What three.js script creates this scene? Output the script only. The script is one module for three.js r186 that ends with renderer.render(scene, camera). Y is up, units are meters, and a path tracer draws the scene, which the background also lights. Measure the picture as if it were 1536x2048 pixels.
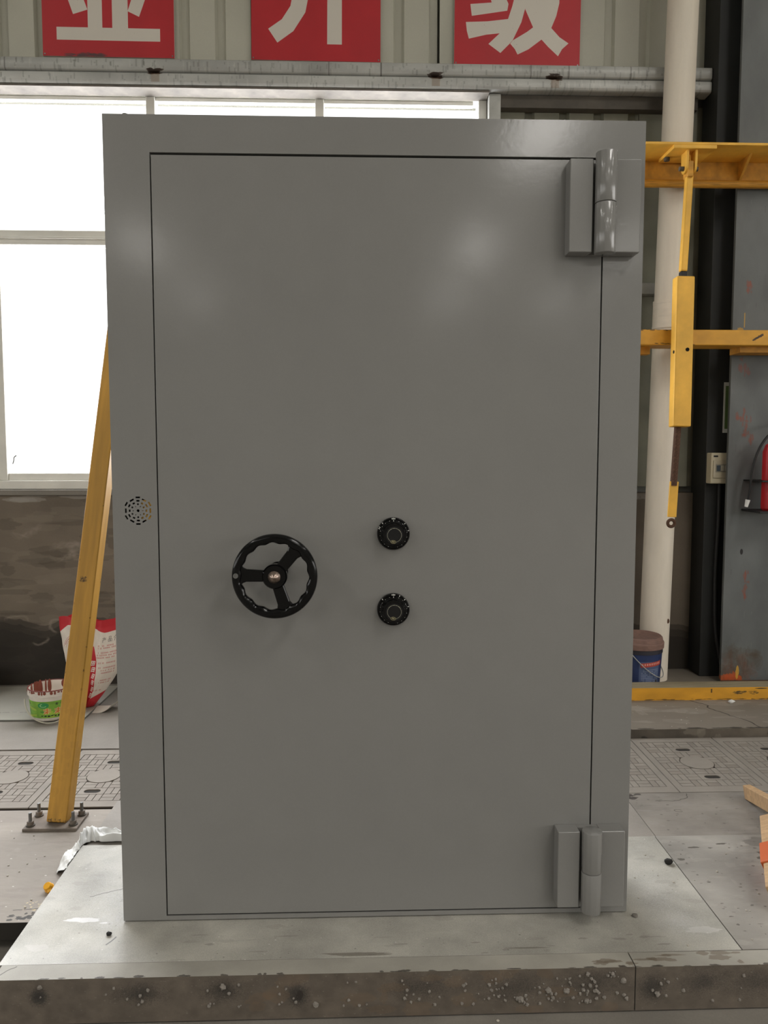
import * as THREE from 'three';
import { RoundedBoxGeometry } from 'three/addons/geometries/RoundedBoxGeometry.js';
import { RectAreaLightUniformsLib } from 'three/addons/lights/RectAreaLightUniformsLib.js';
import { mergeGeometries, mergeVertices, toCreasedNormals } from 'three/addons/utils/BufferGeometryUtils.js';

// ---------------------------------------------------------------- camera, sky, daylight, exposure
RectAreaLightUniformsLib.init();
const scene = new THREE.Scene();
const camera = new THREE.PerspectiveCamera(2 * Math.atan(1024 / 1538) * 180 / Math.PI, 0.75, 0.05, 200);
{
  const pitch = 0.0769, yaw = 0.0322;
  camera.position.set(-0.0472, 1.2603, 2.0005);
  camera.lookAt(-0.0472 + Math.sin(yaw) * Math.cos(pitch), 1.2603 - Math.sin(pitch), 2.0005 - Math.cos(yaw) * Math.cos(pitch));
}
const renderer = new THREE.WebGLRenderer({ antialias: true });
renderer.toneMapping = THREE.LinearToneMapping;
renderer.toneMappingExposure = 1.0;
renderer.shadowMap.enabled = true;
const SKY = 2.2;                       // overcast sky seen through the openings
scene.background = new THREE.Color(0.99, 0.995, 1.0);
scene.backgroundIntensity = SKY;
const DAY = 0xf9fbff, ROOF_DAY = 0xfffaf3;   // clear glass; yellowed roof lights
function daylight(name, w, h, pos, target, intensity, color = DAY) {   // daylight falling in through one opening, as large as the opening
  const l = new THREE.RectAreaLight(color, intensity, w, h);
  l.name = name; l.position.set(...pos); l.lookAt(...target); scene.add(l);
  return l;
}
const SKYLIGHTS = [];
for (const x of [-5.4, 2.9, 6.5]) for (const z of [4, 10.6, 17.6, 24]) SKYLIGHTS.push([x, z]);
const SIDE_WINDOWS = [3.2, 8.6, 14];
daylight('window_daylight', 4.4, 2.1, [-1.58, 2.12, -2.42], [-1.58, 2.12, 0], 11);
for (const [x, z] of SKYLIGHTS) daylight('skylight_daylight', 0.9, 3, [x, 6.5, z], [x, 0, z], 16, ROOF_DAY);
for (const z of SIDE_WINDOWS) {
  daylight('right_window_daylight', 4, 2.1, [9.12, 2.25, z], [0, 2.25, z], 4.2, ROOF_DAY);
  daylight('left_window_daylight', 4, 2.1, [-9.12, 2.25, z], [0, 2.25, z], 2.1, ROOF_DAY);
}

// ---------------------------------------------------------------- helpers
let seed = 7;
const rnd = () => { seed = (seed * 1664525 + 1013904223) >>> 0; return seed / 4294967296; };
const rr = (a, b) => a + (b - a) * rnd();
function hash(x, y, s) { let h = (x * 374761393 + y * 668265263 + s * 982451653) | 0; h = Math.imul(h ^ (h >>> 13), 1274126177); return ((h ^ (h >>> 16)) >>> 0) / 4294967296; }
function vnoise(x, y, s, per) {
  const xi = Math.floor(x), yi = Math.floor(y), fx = x - xi, fy = y - yi, u = fx * fx * (3 - 2 * fx), v = fy * fy * (3 - 2 * fy);
  const w = (a) => per ? ((a % per) + per) % per : a;
  const a = hash(w(xi), w(yi), s), b = hash(w(xi + 1), w(yi), s), c = hash(w(xi), w(yi + 1), s), d = hash(w(xi + 1), w(yi + 1), s);
  return a + (b - a) * u + (c - a) * v + (a - b - c + d) * u * v;
}
function fbm(x, y, s, oct = 4, per = 0) { let t = 0, a = 0.5, n = 0; for (let i = 0; i < oct; i++) { t += a * vnoise(x, y, s + i, per); n += a; a *= 0.5; x *= 2; y *= 2; if (per) per *= 2; } return t / n - 0.5; }
// tileable data texture, one tile = `size` metres
function dataTex(n, size, fn, srgb = true) {
  const d = new Uint8Array(n * n * 4);
  for (let y = 0; y < n; y++) for (let x = 0; x < n; x++) { const c = fn(x / n, y / n), o = (y * n + x) * 4; d[o] = c[0]; d[o + 1] = c[1]; d[o + 2] = c[2]; d[o + 3] = 255; }
  const t = new THREE.DataTexture(d, n, n); t.wrapS = t.wrapT = THREE.RepeatWrapping; t.magFilter = THREE.LinearFilter; t.minFilter = THREE.LinearMipmapLinearFilter; t.generateMipmaps = true;
  if (srgb) t.colorSpace = THREE.SRGBColorSpace;
  t.repeat.set(1 / size, 1 / size); t.needsUpdate = true; return t;
}
const cl = (v) => Math.max(0, Math.min(255, v));
function mottle(rgb, amp, cells, size, s, speck = 0) {
  return dataTex(512, size, (u, v) => {
    const n = 1 + amp * 2 * fbm(u * cells, v * cells, s, 5, cells) + speck * (hash(Math.floor(u * 512), Math.floor(v * 512), s + 9) - 0.5);
    return rgb.map((c) => cl(c * n));
  });
}
function bumps(cells, size, s, oct = 4) { return dataTex(512, size, (u, v) => { const n = cl(128 + 255 * fbm(u * cells, v * cells, s, oct, cells)); return [n, n, n]; }, false); }
// canvas with a mottled ground, painted on by draw(ctx, w, h)
function canvasTex(w, h, rgb, amp, scale, s, draw, aspect = 1, grain = 0.04) {
  const c = document.createElement('canvas'); c.width = w; c.height = h;
  const g = c.getContext('2d'), im = g.createImageData(w, h), d = im.data;
  for (let y = 0; y < h; y++) for (let x = 0; x < w; x++) {
    const n = 1 + (amp ? amp * 2 * fbm(x / scale, y / scale * aspect, s, 5) : 0) + grain * (hash(x, y, s + 3) - 0.5), o = (y * w + x) * 4;
    d[o] = cl(rgb[0] * n); d[o + 1] = cl(rgb[1] * n); d[o + 2] = cl(rgb[2] * n); d[o + 3] = 255;
  }
  g.putImageData(im, 0, 0);
  if (draw) draw(g, w, h);
  const t = new THREE.CanvasTexture(c); t.colorSpace = THREE.SRGBColorSpace; t.magFilter = THREE.LinearFilter; return t;
}
function blob(g, x, y, rx, ry, color, s = 1, n = 44) {     // uneven patch
  g.fillStyle = color; g.beginPath(); const ox = hash(Math.floor(x * 3), Math.floor(y * 3), s) * 90; if (n < 44) n = 44;
  for (let i = 0; i < n; i++) { const a = i / n * 6.2832, k = 0.8 + 0.9 * fbm(Math.cos(a) * 1.7 + ox, Math.sin(a) * 1.7 + 9, 17, 3); g.lineTo(x + Math.cos(a) * rx * k, y + Math.sin(a) * ry * k); }
  g.closePath(); g.fill();
}
function crack(g, pts, width, color, jitter = 3) {
  g.strokeStyle = color; g.lineWidth = width; g.beginPath();
  for (let i = 0; i < pts.length - 1; i++) {
    const [x0, y0] = pts[i], [x1, y1] = pts[i + 1], n = Math.max(2, Math.round(Math.hypot(x1 - x0, y1 - y0) / 10));
    for (let k = i ? 1 : 0; k <= n; k++) { const t = k / n; g.lineTo(x0 + (x1 - x0) * t + rr(-jitter, jitter), y0 + (y1 - y0) * t + rr(-jitter, jitter)); }
  }
  g.stroke();
}
function spray(g, x, y, rx, ry, count, size, color) { g.fillStyle = color; for (let i = 0; i < count; i++) { const a = rnd() * 6.2832, r = Math.sqrt(-Math.log(1 - rnd() * 0.98)) * 0.6; g.fillRect(x + Math.cos(a) * rx * r, y + Math.sin(a) * ry * r, rr(0.4, 1) * size, rr(0.4, 1) * size); } }

const std = (o) => new THREE.MeshStandardMaterial(o);
const phys = (o) => new THREE.MeshPhysicalMaterial(o);
function uvBox(geo) {                    // uv in metres by the side each face looks to
  const g = geo.index ? geo.toNonIndexed() : geo, p = g.attributes.position, n = p.count, uv = new Float32Array(n * 2);
  const a = new THREE.Vector3(), b = new THREE.Vector3(), c = new THREE.Vector3();
  for (let i = 0; i < n; i += 3) {
    a.fromBufferAttribute(p, i); b.fromBufferAttribute(p, i + 1); c.fromBufferAttribute(p, i + 2);
    const m = b.clone().sub(a).cross(c.clone().sub(a)), ax = Math.abs(m.x), ay = Math.abs(m.y), az = Math.abs(m.z);
    [a, b, c].forEach((q, k) => { const [u, v] = ay >= ax && ay >= az ? [q.x, q.z] : ax >= az ? [q.z, q.y] : [q.x, q.y]; uv[(i + k) * 2] = u; uv[(i + k) * 2 + 1] = v; });
  }
  g.setAttribute('uv', new THREE.BufferAttribute(uv, 2)); return g;
}
function uvPlane(geo, U, u0, u1, V, v0, v1) {
  const p = geo.attributes.position, get = { x: (i) => p.getX(i), y: (i) => p.getY(i), z: (i) => p.getZ(i) }, uv = new Float32Array(p.count * 2);
  for (let i = 0; i < p.count; i++) { uv[2 * i] = (get[U](i) - u0) / (u1 - u0); uv[2 * i + 1] = (get[V](i) - v0) / (v1 - v0); }
  geo.setAttribute('uv', new THREE.BufferAttribute(uv, 2)); return geo;
}
function span(x0, x1, y0, y1, z0, z1, r = 0) {            // box by its limits
  const w = x1 - x0, h = y1 - y0, d = z1 - z0, g = r ? new RoundedBoxGeometry(w, h, d, 2, r) : new THREE.BoxGeometry(w, h, d);
  g.translate((x0 + x1) / 2, (y0 + y1) / 2, (z0 + z1) / 2); return uvBox(g);
}
function faced(x0, x1, y0, y1, z0, z1) { return new THREE.BoxGeometry(x1 - x0, y1 - y0, z1 - z0).translate((x0 + x1) / 2, (y0 + y1) / 2, (z0 + z1) / 2); }   // six faces, uv 0..1 each
const V3 = (a) => new THREE.Vector3(...a);
function bar(a, b, w, d, r = 0.004) {                       // rectangular bar between a and b
  if (b[1] < a[1]) [a, b] = [b, a];
  const A = V3(a), B = V3(b), L = A.distanceTo(B), g = uvBox(new RoundedBoxGeometry(w, L, d, 2, r));
  const q = new THREE.Quaternion().setFromUnitVectors(new THREE.Vector3(0, 1, 0), B.clone().sub(A).normalize());
  return g.applyQuaternion(q).translate((A.x + B.x) / 2, (A.y + B.y) / 2, (A.z + B.z) / 2);
}
function rod(a, b, r, seg = 24, r2 = r) {
  const A = V3(a), B = V3(b), g = new THREE.CylinderGeometry(r2, r, A.distanceTo(B), seg);
  const q = new THREE.Quaternion().setFromUnitVectors(new THREE.Vector3(0, 1, 0), B.clone().sub(A).normalize());
  return g.applyQuaternion(q).translate((A.x + B.x) / 2, (A.y + B.y) / 2, (A.z + B.z) / 2);
}
function tube(pts, r, seg = 40, rs = 8) { return new THREE.TubeGeometry(new THREE.CatmullRomCurve3(pts.map(V3)), seg, r, rs, false); }
function lathe(pts, seg = 48) { return new THREE.LatheGeometry(pts.map((p) => new THREE.Vector2(...p)), seg); }
function extrude(shape, depth, bevel = 0, seg = 2) { return new THREE.ExtrudeGeometry(shape, { depth: depth - 2 * bevel, bevelEnabled: bevel > 0, bevelSize: bevel, bevelThickness: bevel, bevelOffset: -bevel, bevelSegments: seg, curveSegments: 32 }).translate(0, 0, bevel); }
const poly = (pts) => new THREE.Shape(pts.map((p) => new THREE.Vector2(...p)));
const used = new Map();
function numbered(n) { const k = used.get(n) || 0; used.set(n, k + 1); return k ? n + '_' + String(k).padStart(3, '0') : n; }
function part(name, geo, mat, parent, label) {
  const m = new THREE.Mesh(geo, mat); m.name = name; m.castShadow = m.receiveShadow = true; parent.add(m);
  if (label) m.userData.label = label; return m;
}
function thing(name, label, category, pos = [0, 0, 0], group, kind) {
  const o = new THREE.Group(); o.name = numbered(name); o.position.set(...pos); scene.add(o);
  o.userData = { label, category }; if (group) o.userData.group = group; if (kind) o.userData.kind = kind; return o;
}
function single(name, geo, mat, label, category, group, kind) {
  const m = part(numbered(name), geo, mat, scene); m.userData = { label, category }; if (group) m.userData.group = group; if (kind) m.userData.kind = kind; return m;
}
const struct = (name, label, category) => { const o = thing(name, label, category, [0, 0, 0], undefined, 'structure'); return o; };

// ---------------------------------------------------------------- materials
const M = {};
M.paint = phys({ map: mottle([130, 129, 126], 0.012, 16, 1, 11, 0.012), roughness: 0.14, bumpMap: bumps(64, 0.5, 21, 3), bumpScale: 0.00007 });
M.concrete = std({ map: mottle([136, 130, 122], 0.13, 5, 1.3, 31, 0.05), roughness: 0.72, bumpMap: bumps(40, 1.1, 33), bumpScale: 0.0015 });
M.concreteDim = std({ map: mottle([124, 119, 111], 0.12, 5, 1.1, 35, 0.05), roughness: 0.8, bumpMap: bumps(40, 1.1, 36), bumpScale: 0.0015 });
M.pit = std({ color: 0x2b2823, roughness: 1 });
M.siding = std({ map: mottle([184, 182, 168], 0.06, 4, 1.7, 41, 0.02), roughness: 0.55 });
M.sidingDarker = std({ map: mottle([134, 133, 118], 0.12, 6, 0.9, 42, 0.04), roughness: 0.6 });  // darker, more mottled tone for the sheets right of the window
M.hall = std({ map: mottle([168, 168, 158], 0.06, 4, 2.3, 43, 0.02), roughness: 0.7 });
M.roof = std({ color: 0xb6b6ae, roughness: 0.7 });
M.galv = std({ map: mottle([168, 168, 163], 0.14, 9, 0.6, 45, 0.06), roughness: 0.5, metalness: 0.15 });
M.darkSteel = std({ map: mottle([84, 78, 70], 0.2, 7, 0.5, 46, 0.05), roughness: 0.7 });
M.upvc = std({ map: mottle([222, 220, 212], 0.04, 6, 0.5, 47, 0.02), roughness: 0.45 });
M.glass = phys({ color: 0xffffff, transmission: 1, thickness: 0, roughness: 0, ior: 1.5 });
M.yellow = std({ map: mottle([238, 182, 68], 0.1, 7, 0.5, 51, 0.03), roughness: 0.5 });
M.yellowWorn = std({ map: mottle([196, 140, 48], 0.2, 9, 0.35, 52, 0.05), roughness: 0.62 });
M.pvc = std({ map: mottle([230, 220, 204], 0.05, 5, 0.5, 55, 0.03), roughness: 0.5 });
M.black = phys({ color: 0x070708, roughness: 0.14, specularIntensity: 0.7 });
M.blackMatt = std({ color: 0x141414, roughness: 0.55 });
M.bronze = std({ color: 0x96867c, metalness: 1, roughness: 0.3 });
M.bolt = std({ color: 0x8a8a88, metalness: 0.8, roughness: 0.4 });
M.rust = std({ map: mottle([92, 66, 50], 0.3, 10, 0.2, 57, 0.1), roughness: 0.85, metalness: 0.2 });
M.plate = std({ map: mottle([122, 112, 102], 0.2, 8, 0.3, 59, 0.06), roughness: 0.8 });
M.stud = std({ map: mottle([118, 118, 116], 0.15, 8, 0.1, 60, 0.1), roughness: 0.45, metalness: 0.5 });
M.white = std({ color: 0xe8e8e4, roughness: 0.5 });
M.gap = std({ color: 0x080808, roughness: 1 });

// ---------------------------------------------------------------- floor
const floor = struct('floor', 'grey concrete workshop floor at several levels around the door platform', 'floor');
const slabTop = canvasTex(2048, 640, [166, 163, 154], 0.16, 120, 61, (g, w, h) => {
  const X = (x) => (x + 0.94) / 1.862 * w, Z = (z) => (z + 0.415) / 0.58 * h;
  // dried paint overspray and powder either side of the door, scrapes, chips
  for (const [x, z, a, b, n] of [[-0.75, -0.1, 0.10, 0.14, 2600], [-0.72, 0.0, 0.09, 0.06, 2200], [0.80, -0.1, 0.09, 0.2, 3600], [0.82, 0.05, 0.08, 0.06, 1800], [-0.78, -0.25, 0.1, 0.1, 1200]]) spray(g, X(x), Z(z), a * w / 1.847, b * h / 0.58, n * 2, 1.8, 'rgba(190,190,191,0.4)');
  blob(g, X(-0.80), Z(-0.015), 62, 15, 'rgba(214,213,212,0.85)', 2, 30);
  blob(g, X(-0.735), Z(0.0), 16, 5, 'rgba(214,213,212,0.8)', 3); blob(g, X(-0.68), Z(-0.16), 50, 9, 'rgba(208,208,210,0.6)', 4);
  blob(g, X(-0.87), Z(0.1), 44, 20, 'rgba(188,184,178,0.5)', 5, 30); blob(g, X(0.86), Z(0.08), 60, 18, 'rgba(200,198,194,0.5)', 6, 30);
  crack(g, [[X(-0.815), Z(-0.125)], [X(-0.715), Z(-0.17)]], 2.2, 'rgba(70,68,66,0.9)', 2);
  crack(g, [[X(-0.70), Z(0.095)], [X(-0.685), Z(0.06)]], 4, 'rgba(70,68,66,0.8)', 3);
  for (let i = 0; i < 260; i++) { const x = rnd() * w, y = rnd() * h; g.fillStyle = rnd() < 0.5 ? 'rgba(230,228,224,0.7)' : 'rgba(70,66,60,0.55)'; g.fillRect(x, y, rr(1, 5), rr(1, 3)); }
  blob(g, X(-0.06), Z(0.15), 120, 9, 'rgba(92,86,76,0.55)', 7, 40); blob(g, X(0.38), Z(0.14), 70, 4, 'rgba(92,86,76,0.5)', 8, 40);
  for (let i = 0; i < 120; i++) blob(g, rnd() * w, rnd() * h, rr(6, 46), rr(3, 16), i % 2 ? 'rgba(112,108,102,0.16)' : 'rgba(186,184,180,0.16)', i + 400);
  spray(g, w / 2, h / 2, w * 0.7, h * 0.7, 5000, 2.4, 'rgba(92,88,82,0.22)');
  for (let i = 0; i < 16; i++) blob(g, X(rr(-0.9, 0.9)), Z(rr(0.06, 0.16)), rr(8, 40), rr(2, 7), 'rgba(110,104,96,0.35)', i);
}, 1.15, 0.16);
const slabRough = canvasTex(1024, 320, [134, 134, 134], 0.4, 60, 68); slabRough.colorSpace = THREE.NoColorSpace;
M.slab = phys({ map: slabTop, roughness: 1, roughnessMap: slabRough, bumpMap: canvasTex(1024, 320, [128, 128, 128], 0.5, 14, 66), bumpScale: 0.0012 });
const rightTop = canvasTex(1536, 640, [150, 146, 139], 0.2, 190, 71, (g, w, h) => {
  const X = (x) => (x - 0.925) / 1.5 * w, Z = (z) => (z + 0.415) / 0.58 * h;
  for (let i = 0; i < 80; i++) blob(g, X(rr(0.93, 1.5)), Z(rr(-0.4, 0.15)), rr(6, 42), rr(4, 18), 'rgba(186,183,178,0.14)', i, 26);
  for (let i = 0; i < 110; i++) blob(g, X(rr(0.95, 1.4)), Z(rr(-0.38, 0.15)), rr(1, 8), rr(1, 5), 'rgba(84,80,74,0.7)', i + 90);
  for (const [x, z] of [[1.02, -0.34], [1.12, -0.36], [1.22, -0.3], [0.95, -0.27], [1.2, -0.27]]) blob(g, X(x), Z(z), rr(12, 26), rr(6, 12), 'rgba(84,80,74,0.8)', x * 100);
  blob(g, X(1.28), Z(-0.36), 90, 60, 'rgba(112,108,104,0.6)', 11, 40);
});
M.slabRight = phys({ map: rightTop, roughness: 0.45, bumpMap: bumps(44, 1, 72), bumpScale: 0.0015 });
const kerbFront = canvasTex(2048, 128, [96, 87, 77], 0.16, 26, 75, (g, w, h) => {
  const X = (x) => (x + 0.93) / 2.1 * w;
  for (const [x, y, a, b] of [[-0.82, 50, 16, 18], [-0.58, 46, 44, 22], [-0.38, 44, 40, 24], [-0.2, 60, 20, 26], [0.10, 46, 60, 26], [0.33, 52, 60, 34], [0.52, 46, 60, 30], [0.93, 52, 60, 34], [0.80, 46, 44, 30], [0.67, 60, 26, 30]]) spray(g, X(x), y, a * 1.5, b * 1.5, 5200, 1.8, 'rgba(42,38,34,0.26)');
  blob(g, X(-0.195), 62, 9, 20, 'rgba(40,34,28,0.7)', 3);
  for (let i = 0; i < 20; i++) blob(g, X(rr(-0.3, 0.7)), rr(5, 120), rr(10, 50), rr(10, 30), 'rgba(112,92,70,0.3)', i + 50, 26);
  for (let i = 0; i < 300; i++) { g.fillStyle = 'rgba(140,134,126,0.4)'; g.fillRect(rnd() * w, rnd() * h, rr(1, 4), rr(1, 3)); }
});
const kerbTop = canvasTex(2048, 64, [162, 158, 148], 0.12, 110, 76, (g, w, h) => {
  const X = (x) => (x + 0.93) / 2.1 * w;
  for (let i = 0; i < 42; i++) { const x = rr(-0.85, 1.05); blob(g, X(x), rr(58, 66), rr(4, 20), rr(2, 9), 'rgba(66,60,54,0.75)', i, 28); }
  for (let i = 0; i < 20; i++) blob(g, X(rr(0.55, 1.1)), rr(8, 60), rr(8, 40), rr(4, 14), 'rgba(104,92,78,0.5)', i + 60, 28);
  crack(g, [[X(-0.93), 64], [X(-0.915), 30], [X(-0.89), 4]], 2, 'rgba(50,46,42,0.9)', 2);
});
kerbFront.wrapS = kerbTop.wrapS = THREE.RepeatWrapping;
M.kerbFront = std({ map: kerbFront, roughness: 0.75 }); M.kerbTop = std({ map: kerbTop, roughness: 0.6 });
const leftTop = canvasTex(1280, 1024, [138, 130, 120], 0.09, 200, 81, (g, w, h) => {   // x -2.4..-.93, z -.76..-.064
  const X = (x) => (x + 2.4) / 1.47 * w, Z = (z) => (z + 0.76) / 0.696 * h;
  for (let i = 0; i < 26; i++) blob(g, X(rr(-1.3, -0.93)), Z(rr(-0.7, -0.1)), rr(12, 70), rr(8, 40), i % 2 ? 'rgba(120,112,103,0.2)' : 'rgba(158,151,142,0.2)', i, 30);
  for (let i = 0; i < 120; i++) blob(g, X(rr(-1.5, -0.93)), Z(rr(-0.74, -0.07)), rr(4, 26), rr(3, 16), i % 2 ? 'rgba(116,108,99,0.16)' : 'rgba(160,153,144,0.14)', i + 60);
  crack(g, [[X(-1.02), Z(-0.125)], [X(-0.94), Z(-0.13)]], 4, 'rgba(50,46,42,0.9)', 2);
  for (let i = 0; i < 18; i++) blob(g, X(rr(-1.02, -0.95)), Z(rr(-0.11, -0.075)), rr(3, 12), rr(3, 10), 'rgba(52,48,44,0.85)', i + 9);
  for (let i = 0; i < 70; i++) { g.fillStyle = 'rgba(238,234,226,0.8)'; g.fillRect(rnd() * w, rnd() * h, rr(2, 6), rr(2, 4)); }
  for (let i = 0; i < 30; i++) { g.fillStyle = 'rgba(226,204,150,0.8)'; g.fillRect(X(rr(-1.0, -0.93)), Z(rr(-0.17, -0.12)), rr(2, 6), rr(2, 4)); }
  spray(g, X(-1.1), Z(-0.62), 120, 110, 1400, 3, 'rgba(120,112,104,0.35)');
});
M.leftTop = std({ map: leftTop, roughness: 0.7, bumpMap: bumps(44, 1, 82), bumpScale: 0.0012 });
const rearRight = canvasTex(1536, 768, [126, 118, 107], 0.10, 170, 85, (g, w, h) => {   // x .0..3, z -2.6..-1.3
  const X = (x) => x / 3 * w, Z = (z) => (z + 2.6) / 1.3 * h;
  crack(g, [[X(1.60), Z(-1.71)], [X(1.66), Z(-1.62)], [X(1.64), Z(-1.59)], [X(1.70), Z(-1.47)], [X(1.745), Z(-1.40)], [X(1.76), Z(-1.31)]], 3.2, 'rgba(48,42,36,0.95)', 2.2);
  for (let i = 0; i < 40; i++) blob(g, X(rr(1.2, 2)), Z(rr(-1.7, -1.33)), rr(8, 70), rr(5, 30), i % 2 ? 'rgba(128,118,106,0.3)' : 'rgba(166,158,146,0.3)', i, 28);
  for (let i = 0; i < 30; i++) blob(g, X(rr(1.1, 2.1)), Z(-1.308), rr(4, 22), rr(3, 9), 'rgba(64,58,50,0.8)', i + 40);
});
M.rearRight = std({ map: rearRight, roughness: 0.78, bumpMap: bumps(44, 1, 86), bumpScale: 0.0012 });
const edgeTex = canvasTex(1024, 64, [96, 88, 78], 0.3, 40, 88, (g, w, h) => { for (let i = 0; i < 60; i++) blob(g, rnd() * w, rnd() * h, rr(6, 30), rr(6, 20), i % 2 ? 'rgba(40,36,32,0.7)' : 'rgba(130,122,110,0.5)', i); });
M.edge = std({ map: edgeTex, roughness: 0.9 });
const kerbUv = (g) => { const p = g.attributes.position, uv = g.attributes.uv; for (const f of [8, 9, 10, 11, 16, 17, 18, 19]) uv.setX(f, (p.getX(f) + 0.93) / 2.1); return g; };
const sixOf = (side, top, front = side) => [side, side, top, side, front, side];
part('platform_slab', faced(-0.94, 0.922, -0.115, 0, -0.415, 0.1662), sixOf(M.concreteDim, M.slab), floor, 'painted steel platform slab under the vault door');
part('side_slab', faced(0.925, 2.425, -0.115, 0, -0.415, 0.165), sixOf(M.concreteDim, M.slabRight), floor, 'stained concrete slab right of the platform');
part('side_slab', span(2.427, 9, -0.115, 0, -0.415, 0.165), M.concrete, floor);
part('front_kerb', kerbUv(faced(-0.93, 0.628, -0.113, 0, 0.167, 0.222)), sixOf(M.concreteDim, M.kerbTop, M.kerbFront), floor, 'dirty kerb face crusted with crumbs');
part('front_kerb', kerbUv(faced(0.631, 3, -0.113, -0.001, 0.167, 0.222)), sixOf(M.concreteDim, M.kerbTop, M.kerbFront), floor);
const midTex = canvasTex(1536, 332, [134, 128, 120], 0.16, 110, 95, (g, w, h) => {
  const X = (x) => (x - 0.93) / 1.5 * w, Z = (z) => (z + 0.742) / 0.323 * h;
  crack(g, [[X(1.168), Z(-0.735)], [X(1.155), Z(-0.70)], [X(1.10), Z(-0.675)], [X(1.03), Z(-0.68)]], 3, 'rgba(66,60,54,0.9)', 2);
  for (let i = 0; i < 8; i++) blob(g, X(rr(0.94, 0.985)), Z(rr(-0.735, -0.70)), rr(8, 26), rr(4, 12), 'rgba(52,48,44,0.8)', i);
  for (let i = 0; i < 40; i++) blob(g, X(rr(0.95, 1.4)), Z(rr(-0.73, -0.44)), rr(2, 8), rr(1, 5), 'rgba(88,82,76,0.6)', i + 20);
  for (let i = 0; i < 50; i++) blob(g, X(rr(0.95, 1.5)), Z(rr(-0.73, -0.43)), rr(10, 50), rr(5, 24), i % 2 ? 'rgba(116,110,103,0.2)' : 'rgba(152,146,138,0.2)', i + 60);
  g.strokeStyle = 'rgba(70,64,58,0.7)'; g.lineWidth = 3; g.beginPath(); g.ellipse(X(1.08), Z(-0.60), 14, 9, 0.2, 0.3, 5.8); g.stroke();
});
part('middle_slab', span(-0.93, 0.928, -0.115, -0.004, -0.742, -0.419), M.concrete, floor); part('middle_slab', span(2.43, 9, -0.115, -0.004, -0.742, -0.419), M.concrete, floor);
part('middle_slab', faced(0.93, 2.43, -0.115, -0.004, -0.742, -0.419), sixOf(M.concreteDim, std({ map: midTex, roughness: 0.6, bumpMap: bumps(44, 1, 96), bumpScale: 0.0012 })), floor, 'cracked concrete strip in front of the trench covers');
part('left_slab', faced(-2.4, -0.945, -0.085, -0.035, -0.742, -0.064), sixOf(M.concreteDim, M.leftTop, M.pit), floor, 'pale concrete floor slab under the leaning post');
part('left_slab', span(-9, -2.402, -0.085, -0.035, -0.742, -0.064), M.concrete, floor);
part('rear_slab', span(-9, -0.1, -0.2, -0.032, -2.4, -1.318), M.concrete, floor);
part('rear_slab', faced(0, 3, -0.2, 0.025, -2.6, -1.318), sixOf(M.concreteDim, M.rearRight, M.edge), floor);
part('rear_slab', span(3.002, 9, -0.2, 0.025, -2.4, -1.318), M.concrete, floor);
part('lower_floor', span(-9, 9, -0.3, -0.118, -0.9, 28), M.concreteDim, floor, 'dusty lower concrete floor in front of the kerb');
part('trench_bed', span(-9, 9, -0.3, -0.11, -1.318, -0.752), M.pit, floor);
part('kerb_shadow_gap', span(-0.92, 3, -0.118, -0.113, 0.167, 0.212), M.pit, floor);  // near-black strip, colours in the shadow line under the kerb
{ // crumbs of mortar and slag stuck to the kerb face and lying about
  const geos = [], one = (x, y, z, s, flat = 1) => { const g = new THREE.IcosahedronGeometry(s, 1); const p = g.attributes.position; for (let i = 0; i < p.count; i++) { const k = 0.7 + 0.55 * hash(Math.round(p.getX(i) * 1e5), Math.round(p.getY(i) * 1e5 + p.getZ(i) * 3e5), geos.length); p.setXYZ(i, p.getX(i) * k, p.getY(i) * k * flat, p.getZ(i) * k); } g.computeVertexNormals(); g.rotateY(rnd() * 6); geos.push(g.translate(x, y, z)); };
  const spots = [[-0.82, -0.045, 0.01, 2], [-0.6, -0.05, 0.06, 7], [-0.38, -0.04, 0.06, 9], [-0.2, -0.05, 0.05, 8], [-0.05, -0.05, 0.04, 6], [0.1, -0.045, 0.05, 12], [0.28, -0.05, 0.09, 22], [0.46, -0.05, 0.08, 40], [0.56, -0.045, 0.05, 22], [0.36, -0.07, 0.1, 16], [0.72, -0.06, 0.05, 8], [0.86, -0.06, 0.06, 4]];
  for (const [x, y, sp, n] of spots) for (let i = 0; i < n; i++) one(x + rr(-sp, sp), Math.min(-0.008, Math.max(-0.108, y + rr(-0.04, 0.035))), 0.223, rr(0.0015, 0.0048) * (rnd() < 0.15 ? 1.6 : 1));
  const st = part('mortar_crumbs', mergeGeometries(geos), std({ color: 0x827c74, roughness: 0.9 }), floor, 'grey mortar crumbs crusted on the kerb face'); st.userData.kind = 'stuff';
}
{
  const geos = []; const at = (x, y, z, s) => geos.push(new THREE.IcosahedronGeometry(s, 0).scale(1, 0.7, 1.2).rotateY(rnd() * 6).translate(x, y + s * 0.5, z));
  for (let i = 0; i < 26; i++) at(rr(-0.9, 1.1), -0.118, rr(0.24, 0.33), rr(0.001, 0.004));
  for (let i = 0; i < 24; i++) at(rr(0.72, 1.2), 0, rr(-0.3, 0.16), rr(0.001, 0.0035));
  for (let i = 0; i < 20; i++) at(rr(-1.25, -0.95), -0.035, rr(-0.6, -0.08), rr(0.001, 0.0035));
  for (let i = 0; i < 26; i++) at(rr(1.1, 1.9), 0.025, rr(-1.68, -1.33), rr(0.001, 0.004));
  const st = part('floor_grit', mergeGeometries(geos), std({ color: 0xb5aea2, roughness: 0.9 }), floor); st.userData.kind = 'stuff';
}

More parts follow.
